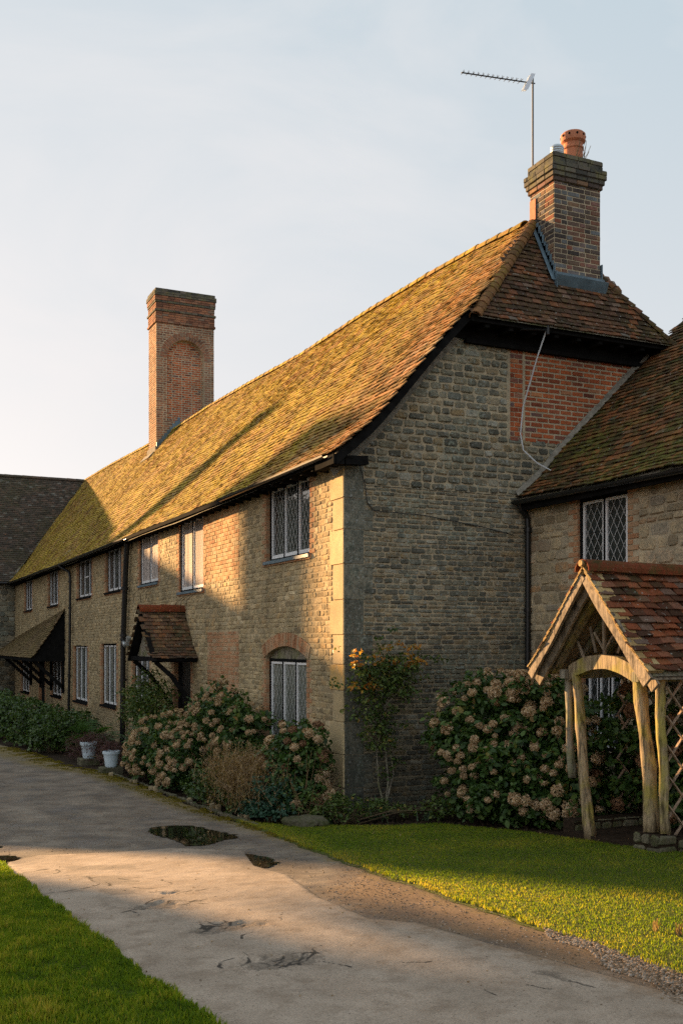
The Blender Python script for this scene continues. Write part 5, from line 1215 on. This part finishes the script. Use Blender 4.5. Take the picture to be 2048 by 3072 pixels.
def flower_mesh(name, mat, R_=.075, n=150, ps=.022):
    d = dirs(n); d = d[d[:, 2] > -.75]; n = len(d); lump = 1+.18*np.sin(d[:, 0]*7)*np.cos(d[:, 1]*6+1)
    V = []; F = []; rr = []
    for i in range(n):
        c = d[i]*R_*lump[i]*random.uniform(.82, 1.06); c[2] *= .85; nrm = Vector(d[i]+rng.normal(size=3)*.45).normalized(); a = nrm.orthogonal().normalized(); b = nrm.cross(a); th0 = random.uniform(0, 1.5)
        sh = random.random()
        for k in range(3):
            th = th0+k*2.09; u = a*math.cos(th)+b*math.sin(th); w = nrm.cross(u); s = ps*random.uniform(.7, 1.2); o = Vector(c)
            bb = len(V); V += [o, o+u*s*.6+w*s*.45+nrm*.003, o+u*s*1.1-nrm*.004, o+u*s*.6-w*s*.45+nrm*.003]; F.append((bb, bb+1, bb+2, bb+3)); rr.append(min(1, max(0, sh+random.uniform(-.2, .2))))
    me = bpy.data.meshes.new(name); me.from_pydata([tuple(v) for v in V], [], F); me.materials.append(mat)
    at = me.attributes.new('rnd', 'FLOAT', 'FACE'); at.data.foreach_set('value', rr); return me
FM = [flower_mesh('flower_head', M['petal']) for _ in range(4)]; FMD = [flower_mesh('flower_head', M['petald']) for _ in range(3)]
def add_heads(parent, pts, meshes, sc0=.75, sc1=1.25, out=.02):
    for k, (a, b) in enumerate(pts):
        o = bpy.data.objects.new('flower_head', meshes[k % len(meshes)]); COL.objects.link(o); o.parent = parent
        o.location = Vector(a)+Vector(b)*out; s = random.uniform(sc0, sc1); o.scale = (s, s, s*random.uniform(.75, 1)); d = Vector(b)+Vector((0,0,.5)); o.rotation_euler = d.to_track_quat('Z', 'Y').to_euler()
def stems(m, base, tips, r=.008, mat=0):
    for t in tips:
        b = Vector(base)+Vector((random.uniform(-.15,.15), random.uniform(-.15,.15), 0)); t = Vector(t); mid = b.lerp(t, .5)+Vector((random.uniform(-.08,.08), random.uniform(-.08,.08), .08)); m.tube([b, mid, t], [r*1.3, r, r*.6], 5, mat)
def shrub(name, label, cat, ells, nclump, per, size, mat, crad=.13, wid=.6, nheads=0, fm=None, hs=(.75,1.2), group=None, up=.35, droop=0.0, headkeep=None, zmin=.02, base=None, inner=.5):
    t = thing(name, label, cat, group=group)
    sp = shell_points(ells, nclump, zmin); inn = shell_points(ells, int(nclump*inner), zmin, .25, .7)
    cs = [a for a, b in sp]+[a for a, b in inn]
    V, F = leaf_arrays(*(lambda q: (q[0], q[1], q[2], q[3]))(L := cluster_leaves(cs, [crad*random.uniform(.7, 1.3) for _ in cs], per, size, wid, up, droop)), wid)
    npmesh('foliage', V, F, mat, t, rnd=np.concatenate([L[4], L[4]]))
    m = MB(); c0 = ells[0][0]; bs = base or (c0[0], c0[1], gz(c0[0], c0[1])-.02); pick = random.sample(sp, min(len(sp), 26)); stems(m, bs, [tuple(np.array(a)-np.array(b)*.05) for a, b in pick], .009); m.build('stem', M['twig'], t)
    if nheads:
        hp_ = shell_points(ells, nheads*26, .12, .93, 1.04)
        cam = np.array(CAMP)
        hp_ = [(a, b) for a, b in hp_ if np.dot(b, unit((cam-np.array(a))[None])[0]) > -.15 and (headkeep is None or headkeep(a))]
        random.shuffle(hp_); keep = []
        for a, b in hp_:
            if all(np.linalg.norm(a-c[0]) > .075 for c in keep): keep.append((a, b))
            if len(keep) >= nheads*1.9: break
        add_heads(t, keep[:nheads], fm, *hs)
        if nheads > 60:   # the smaller heads that fill in between
            VV = []; FF = []; RR = []; o_ = 0
            for k, (a, b) in enumerate(keep[nheads:]):
                me = fm[k % len(fm)]; v = np.empty(len(me.vertices)*3, np.float32); me.vertices.foreach_get('co', v); v = v.reshape(-1, 3)*random.uniform(.45, .75)
                th = random.uniform(0, 6.28); v = v@np.array([[math.cos(th), math.sin(th), 0], [-math.sin(th), math.cos(th), 0], [0, 0, 1]]); VV.append(v+a)
                f = np.empty(len(me.loops), np.int32); me.loops.foreach_get('vertex_index', f); FF.append(f.reshape(-1, 4)+o_); o_ += len(v)
                r_ = np.empty(len(me.polygons), np.float32); me.attributes['rnd'].data.foreach_get('value', r_); RR.append(r_)
            if VV: o = npmesh('small_flower_heads', np.concatenate(VV), np.concatenate(FF), fm[0].materials[0], t, rnd=np.concatenate(RR)); o['kind'] = 'stuff'
    return t
E3 = lambda *a: [((x, y, z), (p, q, r)) for x, y, z, p, q, r in a]
HG = 'hydrangeas with faded flower heads'
shrub('hydrangea', 'tall hydrangea in faded bloom below the brick infill, left of the arched window', 'shrub', E3((-.62,3.5,.85,.50,1.0,.86),(-.55,2.5,.7,.45,.7,.75),(-.6,4.6,.7,.5,.8,.7)), 330, 26, .085, M['hleaf'], nheads=95, fm=FM, group=HG, hs=(.55,1.0))
shrub('hydrangea', 'broad hydrangea in faded bloom just right of the pale pots', 'shrub', E3((-1.1,5.2,.45,.62,1.0,.72),(-1.0,4.0,.35,.55,.8,.65),(-1.05,6.2,.3,.5,.7,.55)), 330, 26, .08, M['hleaf'], nheads=98, fm=FM, group=HG, hs=(.55,1.0))
shrub('hydrangea', 'small hydrangea with brown flower heads against the corner quoins', 'shrub', E3((-.58,.25,.78,.42,.6,.58),(-.7,.0,.45,.4,.5,.5)), 160, 26, .08, M['hleaf'], nheads=34, fm=FM+FMD, group=HG, hs=(.6,1.1))
shrub('hydrangea', 'largest hydrangea with tan flower heads between the gable and the porch', 'shrub', E3((1.38,-1.5,1.0,.74,.9,1.02),(1.75,-2.1,1.05,.75,.75,1.0),(1.15,-2.2,.6,.5,.6,.6),(1.6,-2.75,.7,.5,.5,.7)), 640, 28, .085, M['hleaf'], crad=.14, nheads=99, fm=FM, group=HG, hs=(.6,1.1), base=(1.4,-1.9,.15))
shrub('hydrangea', 'shaded hydrangea with brown flower heads growing inside the porch', 'shrub', E3((2.35,-3.15,1.0,.5,.55,.95),(2.5,-3.9,.75,.4,.4,.55)), 180, 24, .09, M['hleaf'], nheads=16, fm=FMD, group=HG, hs=(1.0,1.4), base=(2.4,-3.2,.2))
shrub('garden_shrub', 'low blue-green leafy shrub at the foot of the corner behind the rock', 'shrub', E3((-1.0,.0,.25,.36,.55,.42),(-.95,.6,.2,.35,.45,.35)), 170, 30, .05, M['bleaf'], crad=.1, wid=.7)
t = shrub('garden_shrub', 'sprawling low green shrub below the broad hydrangea', 'shrub', E3((-1.2,2.2,.15,.35,.8,.34),(-1.15,1.2,.15,.3,.5,.3)), 130, 24, .055, M['hedge'], crad=.1)
shrub('rose_bush', 'straggly rose bush beside the canopied door', 'rose bush', E3((-.62,8.0,1.15,.46,.95,.72),(-.55,9.2,1.0,.4,.7,.6),(-.7,7.0,.8,.4,.5,.6)), 250, 17, .06, M['rleaf'], crad=.17, wid=.6, base=(-.6,8,.0))
for i, (x, y, h, ry) in enumerate(((-1.95,11.6,.55,.8),(-2.2,13.6,.62,1.0),(-2.4,16.0,.66,1.3),(-2.5,19.0,.72,1.6),(-2.6,23.5,.75,2.4))):
    shrub('laurel_bush', ['nearest rounded laurel of the row, left of the heather','second laurel of the row along the far bed','middle laurel of the row along the far bed','fourth laurel of the row, in front of the lean-to','farthest laurel of the row near the rear building'][i], 'bush', E3((x,y,.28,.62,ry,h),(x+.5,y+.5,.3,.6,ry,h*.9)), 150+i*15, 24, .085, M['hedge'], crad=.16, group='laurels along the far flower bed')
shrub('heather', 'purple brown heather around the pale pots', 'heather', E3((-1.65,9.6,.12,.45,.75,.36),(-1.55,8.7,.22,.4,.6,.34),(-1.5,7.6,.12,.3,.5,.36)), 240, 26, .032, M['heath'], crad=.1, wid=.4)
# fern
def fronds(name, label, cat, centre, n, L, mat, spread=1.0, pinn=True, w=.02, group=None, rmin=.5):
    t = thing(name, label, cat, group=group); m = MB(); c = Vector(centre)
    for k in range(n):
        th = random.uniform(0, 6.28); l = L*random.uniform(rmin, 1.1); el = random.uniform(.5, 1.25); d = Vector((math.cos(th)*math.cos(el)*spread, math.sin(th)*math.cos(el)*spread, math.sin(el))); b = c+Vector((random.uniform(-.1,.1), random.uniform(-.12,.12), 0)); pts = []
        for i in range(9):
            f = i/8; pts.append(b+d*l*f+Vector((0,0,-.55*l*f*f*random.uniform(.8,1.1))))
        sd = d.cross(Vector((0,0,1))).normalized(); rr = random.random()
        for i in range(8):
            f = i/8; ww = w*(1-.85*f) if not pinn else .003
            m.face([pts[i]-sd*ww, pts[i]+sd*ww, pts[i+1]+sd*ww*.85, pts[i+1]-sd*ww*.85], 0, rr)
            if pinn:
                for sg in (1, -1):
                    for j in (0, .5):
                        q = pts[i].lerp(pts[i+1], j); pl = .16*l*math.sin(math.pi*(.12+.85*f))
                        e = q+sd*sg*pl+d*pl*.35-Vector((0,0,pl*.2)); m.face([q, q+d*.02, e+d*.004, e-d*.004], 0, rr)
    m.build('frond', mat, t); return t
fronds('fern', 'bright green fern behind the purple heather', 'fern', (-1.3,10.6,.15), 56, 1.15, M['fern'])
# dry spiky shrub
t = thing('dry_shrub', 'dry straw coloured shrub of thin stems in front of the arched window', 'shrub'); m = MB()
for k in range(2200):
    b = Vector((-1.1+random.gauss(0,.17), .85+random.gauss(0,.45), random.uniform(.1,.62))); d = Vector((random.gauss(0,.38), random.gauss(0,.5), random.uniform(.3,1))).normalized(); l = random.uniform(.22,.55); e = b+d*l; s = Vector((random.uniform(-1,1), random.uniform(-1,1), 0)).normalized()*.0045
    m.face([b-s, b+s, e], 0)
    for j in range(3):
        p = b.lerp(e, random.uniform(.5,1)); q = p+Vector((random.gauss(0,.02),random.gauss(0,.02),random.uniform(.0,.035))); m.face([p-s*1.6, p+s*1.6, q+s, q-s], 0)
m.build('stem', M['dry'], t)
L = cluster_leaves([(-1.0+random.gauss(0,.22), .8+random.gauss(0,.45), random.uniform(.05,.55)) for _ in range(70)], [.11]*70, 18, .04, .5)
V, F = leaf_arrays(L[0], L[1], L[2], L[3], .5); npmesh('foliage', V, F, M['dry'], t, rnd=np.concatenate([L[4], L[4]]))
# climbing rose on the gable
t = thing('climbing_rose', 'leggy climbing rose with orange autumn tips against the shaded gable', 'climbing rose'); m = MB()
tipsz = []
canes = [[(.52,-.18,.0),(.60,-.16,.5),(.56,-.14,1.0),(.42,-.14,1.35),(.35,-.16,1.8),(.28,-.2,2.25)],[(.56,-.2,.0),(.46,-.14,.45),(.42,-.16,.9),(.5,-.14,1.3),(.62,-.18,1.75),(.85,-.22,2.2)],
         [(.5,-.2,.05),(.66,-.2,.6),(.62,-.15,1.05),(.50,-.16,1.5),(.50,-.18,1.9),(.55,-.2,2.15)],[(.42,-.14,1.35),(.2,-.16,1.7),(.1,-.2,2.0)],[(.62,-.18,1.75),(.9,-.2,2.0),(1.12,-.22,2.3)],[(.35,-.16,1.8),(.12,-.2,2.1),(.02,-.2,2.3)],[(.5,-.16,1.5),(.75,-.2,1.75),(1.0,-.25,2.1)]]
for c in canes: m.tube(c, [.014-.009*i/(len(c)-1) for i in range(len(c))], 6)
for k in range(16):
    a = Vector((random.uniform(.1,.9),-.18,random.uniform(1.5,2.15))); m.tube([a, a+Vector((random.uniform(-.15,.2),random.uniform(-.1,.02),random.uniform(.05,.22)))], .004, 4)
m.build('cane', M['oakd'], t)
cs = [(random.gauss(.48,.29), -.20-abs(random.gauss(0,.09)), random.gauss(1.93,.20)) for _ in range(170)]+[(random.gauss(.42,.15), -.22, random.uniform(.95,1.7)) for _ in range(60)]+[(random.gauss(.55,.12),-.2,random.uniform(.4,1.0)) for _ in range(9)]
L = cluster_leaves(cs, [.09]*len(cs), 13, .052, .6, 0.1); V, F = leaf_arrays(L[0], L[1], L[2], L[3], .6); npmesh('foliage', V, F, M['rleaf'], t, rnd=np.concatenate([L[4], L[4]]))
cs = [(random.uniform(.02,1.15), -.24-random.random()*.1, random.uniform(2.08,2.36)) for _ in range(26)]+[(random.uniform(0,.4), -.28, random.uniform(1.75,2.1)) for _ in range(9)]
L = cluster_leaves(cs, [.07]*len(cs), 11, .055, .6, 0.1); V, F = leaf_arrays(L[0], L[1], L[2], L[3], .6); o = npmesh('foliage', V, F, M['oleaf'], t, rnd=np.concatenate([L[4], L[4]])); o['label'] = 'orange and yellow leaf tips'
# low planting at the foot of the gable
shrub('ground_cover', 'dark low planting along the foot of the shaded gable', 'plant', E3((-.35,-.75,.12,.4,.4,.34),(.2,-.85,.05,.4,.45,.3),(.75,-1.2,.05,.35,.4,.3),(-.75,-.45,.1,.3,.4,.36)), 210, 22, .045, M['rleaf'], crad=.1)
for (c, n, l, lb) in (((-.55,-.62,.05), 34, .62, 'grassy clump behind the rock by the corner'), ((.1,-.75,.1), 46, .62, 'tall grassy clump at the foot of the gable'), ((.52,-1.25,.12), 9, .55, 'pale arching strap leaves at the edge of the lawn')):
    fronds('strap_leaf_plant', lb, 'plant', c, n, l, M['blade'], pinn=False, w=.008, group='grassy clumps at the foot of the gable')
fronds('strap_leaf_plant', 'tiny pale tuft beside the porch plinth', 'plant', (1.0,-5.25,.28), 7, .22, M['blade'], pinn=False, w=.006, group='grassy clumps at the foot of the gable')
X, Y = scatter(420, -4.6, 1.5, -9, 6, lambda X, Y: vis(X, Y) & ((X > yedge(LEFT, Y, .03, 5)) | (Y < -4)))
n_ = len(X); C_ = np.stack([X, Y, gzv(X, Y)+.012+.02*(X > yedge(RIGHT, Y, .03, 6, 2))], 1); D_ = dirs(n_); D_[:, 2] *= .15; D_ = unit(D_); N2 = unit(np.array([0, 0, 1.0])+rng.normal(size=(n_, 3))*.25)
V, F = leaf_arrays(C_, D_, N2, rng.uniform(.012, .032, n_), .6); o = npmesh('fallen_leaves', V, F, M['dry'], rnd=np.tile(rng.uniform(0, 1, n_), 2)); tag(o, 'small dry brown leaves fallen on the road and lawn', 'fallen leaves', kind='stuff')
# thin bare shrub by the rock
t = thing('bare_shrub', 'thin yellowing twiggy shrub by the corner of the wall', 'shrub'); m = MB()
for k in range(26):
    b = Vector((-.78+random.gauss(0,.08), -.35+random.gauss(0,.1), .0)); e = b+Vector((random.gauss(0,.22), random.gauss(0,.2), random.uniform(.3,1.0))); m.tube([b, b.lerp(e,.5)+Vector((random.gauss(0,.04),0,.05)), e], [.006,.004,.002], 4); tipsz.append(e)
m.build('stem', M['dry'], t)
L = cluster_leaves([tuple(e+Vector((0,0,-random.random()*.3))) for e in tipsz for _ in (0,1)], [.08]*99, 7, .035, .6); V, F = leaf_arrays(L[0], L[1], L[2], L[3], .6); npmesh('foliage', V, F, M['rleaf'], t, rnd=np.concatenate([L[4], L[4]]))
# soil bed surface litter
X, Y = scatter(9000, -1.6, 1.6, -3.4, 9, lambda X, Y: (X > yedge(RIGHT, Y, .03, 6, 2)) & ((X > yedge(TOP, Y, .03, 4)) | (Y > .3)))
o = pebbles('soil_clods', X, Y, .008, .03, M['soil'], -.02); tag(o, 'dark crumbly soil of the flower bed', 'soil', kind='stuff')
# rock
m = MB(); bm_ = []
me = bpy.data.meshes.new('garden_rock'); import bmesh
b = bmesh.new(); bmesh.ops.create_icosphere(b, subdivisions=4, radius=1)
for v in b.verts:
    p = v.co.copy(); q = p.copy(); q.x *= .20; q.y *= .33; q.z *= .16
    k = 1+.25*noise.noise(p*1.4+Vector((3,1,2)))+.08*noise.noise(p*5); q *= k; q.z = min(q.z, .12+.03*noise.noise(p*3)-q.y*.14); v.co = q
b.to_mesh(me); b.free(); me.materials.append(M['rock']); rk = bpy.data.objects.new('garden_rock', me); COL.objects.link(rk); rk.location = (-.93,-.86,gz(-.93,-.86)+.01); rk.rotation_euler = (0,0,.5)
tag(rk, 'flat mossy rock where the lawn meets the corner bed', 'rock')
# edging stones
EG = [(-1.76,6.85),(-1.75,6.35),(-1.62,5.3),(-1.6,5.1),(-1.53,4.3),(-1.5,4.1),(-1.36,2.6),(-1.32,1.6),(-1.28,1.45),(-1.22,.65),(-1.2,.45)]
LB = ['pale edging stone under the right pot','pale edging stone just right of the right pot','edging stone of the left pair below the broad hydrangea','its twin in the left pair below the broad hydrangea','split edging brick standing up below the broad hydrangea','leaning edging brick beside the split one','single upright edging brick below the dry shrub','left edging brick of the pair near the blue-green shrub','right edging brick of the pair near the blue-green shrub','small edging brick left of the rock','last small edging brick before the rock']
for (x, y), lb in zip(EG, LB):
    m = MB(); s = .08; x -= .02; P_ = Fr((x,y,gz(x,y)-.05),(0,1,0),(0,0,1),(-1,0,0)); w_ = random.uniform(.035,.06); block(m, P_, -w_,w_,0,random.uniform(.09,.14),.06,.01,0,random.random(),.012,.2)
    o = m.build('edging_stone', M['mortar']); tag(o, lb, 'edging stone', 'edging stones along the flower bed'); 
m = MB(); ypts = np.arange(-.4, 7.4, .24)
for a in ypts:
    x = yedge(RIGHT, np.array([a]), .0)[0]+.10; P_ = Fr((x,a,gz(x,a)-.08),(0,1,0),(0,0,1),(-1,0,0)); block(m, P_, 0,.225,0,.085+random.uniform(0,.02),.05,.008,0,random.random(),.008,.1)
tag(m.build('bed_kerb', M['rock']), 'low sunken kerb of bricks between the moss strip and flower bed', 'kerb')
# pots on low plinths
for (x, y, s, lb) in ((-1.72,8.75,1.0,'pale blue plant pot on the left, filled with heather'),(-1.66,6.95,.92,'pale blue plant pot on the right, partly hidden by the hydrangea')):
    z0 = gz(x,y)+.10; t = thing('plant_pot', lb, 'plant pot', group='pale pots by the flower bed'); m = MB()
    m.lathe((x,y,z0), [(.0,.0),(.115*s,.0),(.125*s,.02),(.150*s,.20*s),(.162*s,.27*s),(.180*s,.275*s),(.185*s,.33*s),(.170*s,.335*s),(.158*s,.30*s),(.0,.29*s)], 28); m.build('pot', M['pot'], t, smooth=False)
    m = MB(); m.lathe((x,y,z0), [(.0,.30*s),(.158*s,.305*s)], 20); m.build('compost', M['soil'], t)
    L = cluster_leaves([(x+random.gauss(0,.07), y+random.gauss(0,.07), z0+.33*s+random.random()*.12) for _ in range(34)], [.07]*34, 20, .028, .4); V, F = leaf_arrays(L[0], L[1], L[2], L[3], .4); npmesh('foliage', V, F, M['heath'], t, rnd=np.concatenate([L[4], L[4]]))
    m = MB(); P_ = Fr((x-.16,y,gz(x,y)-.05),(0,1,0),(0,0,1),(-1,0,0))
    for k in (-1, 0): block(m, P_, k*.2+.005,(k+1)*.2-.005,0,.15,.05,.012,0,random.random(),.008,.12)
    m.box((x-.17,y-.2,gz(x,y)-.05),(x+.18,y+.2,z0-.002),0,.3); o = m.build('pot_plinth', M['rock']); tag(o, 'low stone plinth under the '+('left' if y > 8 else 'right')+' pale pot', 'plinth')
# small plants: two dry weeds standing in the lawn
m = MB()
for (x, y, lb) in ((-1.05,-7.35,'left of two dry seed stalks in the sunlit lawn'),(-.98,-7.5,'right of two dry seed stalks in the sunlit lawn')):
    m = MB()
    for k in range(12):
        b = Vector((x+random.gauss(0,.012), y+random.gauss(0,.012), gz(x,y))); e = b+Vector((random.gauss(0,.018), random.gauss(0,.018), random.uniform(.05,.11))); s = Vector((.003,-.002,0)); m.face([b-s,b+s,e+s,e-s])
    tag(m.build('dry_weed', M['dry']), lb, 'weed')
# the wooded skyline outside the picture that shades the ground and is mirrored in the windows
def wood_mass():
    CV = []; CF = []; RN = []; off = 0
    cs = []; rs = []
    for (x, y, z, r, n) in ((-24.3,37.0,14.2,6.2,520),(-29,33,9,6.0,220),(-36,30,8,6,160),(-40,18,7,6,120),(-42,4,7,6,120),(-40,-12,7,6,120)):
        d = dirs(n); q = rng.uniform(.55, 1.0, n)
        for a, b in zip(d, q): cs.append((x+a[0]*r*b, y+a[1]*r*b, z+a[2]*r*b)); rs.append(1.0)
    L = cluster_leaves(cs, rs, 26, .62, .8, 0.0); V, F = leaf_arrays(L[0], L[1], L[2], L[3], .8)
    o = npmesh('woodland', V, F, M['tree'], rnd=np.concatenate([L[4], L[4]])); return o
o = wood_mass(); tag(o, 'dark belt of trees far left of the road that shades the drive', 'woodland', kind='stuff')
# ================================================================ CAMERA AND LIGHT
cam = bpy.data.cameras.new('camera'); co = bpy.data.objects.new('camera', cam); COL.objects.link(co); sc.camera = co
co.location = CAMP; co.rotation_euler = (R(90), 0, -AZ)
cam.sensor_fit = 'VERTICAL'; cam.sensor_height = 36; cam.sensor_width = 24
cam.lens = 36*2400/2352; cam.shift_y = (1478-1176)/2352; cam.clip_end = 2000; cam.clip_start = .05
SUNV = Vector((-.38, 1.0, .215)).normalized(); el = math.asin(SUNV.z)
sl = bpy.data.lights.new('sun', 'SUN'); sl.energy = 5.0; sl.angle = R(.6); sl.color = (1.0, .60, .27)
so = bpy.data.objects.new('sun', sl); COL.objects.link(so); so.rotation_euler = SUNV.to_track_quat('Z', 'Y').to_euler()
w = bpy.data.worlds.new('World'); sc.world = w; w.use_nodes = True; nt = w.node_tree; nt.nodes.clear()
out = nt.nodes.new('ShaderNodeOutputWorld'); bg = nt.nodes.new('ShaderNodeBackground'); sky = nt.nodes.new('ShaderNodeTexSky')
sky.sky_type = 'NISHITA'; sky.sun_disc = False; sky.sun_elevation = el; sky.sun_rotation = math.atan2(SUNV.x, SUNV.y)
sky.air_density = 1.0; sky.dust_density = 1.2; sky.ozone_density = 1.5
def N(t, **k):
    o = nt.nodes.new('ShaderNode'+t)
    for a, b in k.items(): setattr(o, a, b)
    return o
tc = N('TexCoord'); mp = N('Mapping'); mp.inputs['Scale'].default_value = (1, 1, 2.6); nt.links.new(tc.outputs['Generated'], mp.inputs[0])
n1 = N('TexNoise'); n1.inputs['Scale'].default_value = 2.6; n1.inputs['Detail'].default_value = 7; n1.inputs['Roughness'].default_value = .55; n1.inputs['Distortion'].default_value = .6
nt.links.new(mp.outputs[0], n1.inputs['Vector'])
cr = N('ValToRGB'); cr.color_ramp.elements[0].position = .47; cr.color_ramp.elements[0].color = (0,0,0,1); cr.color_ramp.elements[1].position = .78; cr.color_ramp.elements[1].color = (1,1,1,1)
nt.links.new(n1.outputs['Fac'], cr.inputs[0])
hs = N('HueSaturation'); hs.inputs['Saturation'].default_value = SKY_SAT; nt.links.new(sky.outputs[0], hs.inputs['Color'])
sp = N('SeparateXYZ'); nt.links.new(tc.outputs['Generated'], sp.inputs[0])
dt = N('VectorMath', operation='DOT_PRODUCT'); nt.links.new(tc.outputs['Generated'], dt.inputs[0]); dt.inputs[1].default_value = (-.9078, .4195, 0)
ad = N('Math', operation='MULTIPLY_ADD'); nt.links.new(dt.outputs['Value'], ad.inputs[0]); ad.inputs[1].default_value = -.35; nt.links.new(sp.outputs[2], ad.inputs[2])
vr = N('ValToRGB'); e = vr.color_ramp.elements; e[0].position = .0; e[0].color = (*[c*.1 for c in HORIZ], 1); e[1].position = .62; e[1].color = (*[c*.1 for c in ZEN], 1)
nt.links.new(ad.outputs[0], vr.inputs[0]); vs_ = N('VectorMath', operation='SCALE'); nt.links.new(vr.outputs[0], vs_.inputs[0]); vs_.inputs['Scale'].default_value = 10
veil = N('Mix', data_type='RGBA'); veil.inputs[0].default_value = SKY_VEIL; nt.links.new(hs.outputs[0], veil.inputs[6]); nt.links.new(vs_.outputs[0], veil.inputs[7])
mul = N('Math', operation='MULTIPLY'); nt.links.new(cr.outputs[0], mul.inputs[0]); mul.inputs[1].default_value = .5
cl = N('Mix', data_type='RGBA'); nt.links.new(mul.outputs[0], cl.inputs[0]); nt.links.new(veil.outputs[2], cl.inputs[6]); cl.inputs[7].default_value = (*CLOUD_COL, 1)
nt.links.new(cl.outputs[2], bg.inputs[0]); bg.inputs[1].default_value = SKY_STR; nt.links.new(bg.outputs[0], out.inputs[0])
sc.view_settings.view_transform = 'Standard'; sc.view_settings.look = 'None'; sc.view_settings.gamma = 1; sc.view_settings.exposure = EXPO
sc.render.engine = 'CYCLES'; sc.cycles.max_bounces = 6; sc.cycles.diffuse_bounces = 3; sc.cycles.glossy_bounces = 3; sc.cycles.transmission_bounces = 3
sc.cycles.use_denoising = False; sc.cycles.sample_clamp_indirect = 6
sc.cycles.use_adaptive_sampling = True; sc.cycles.adaptive_threshold = .01
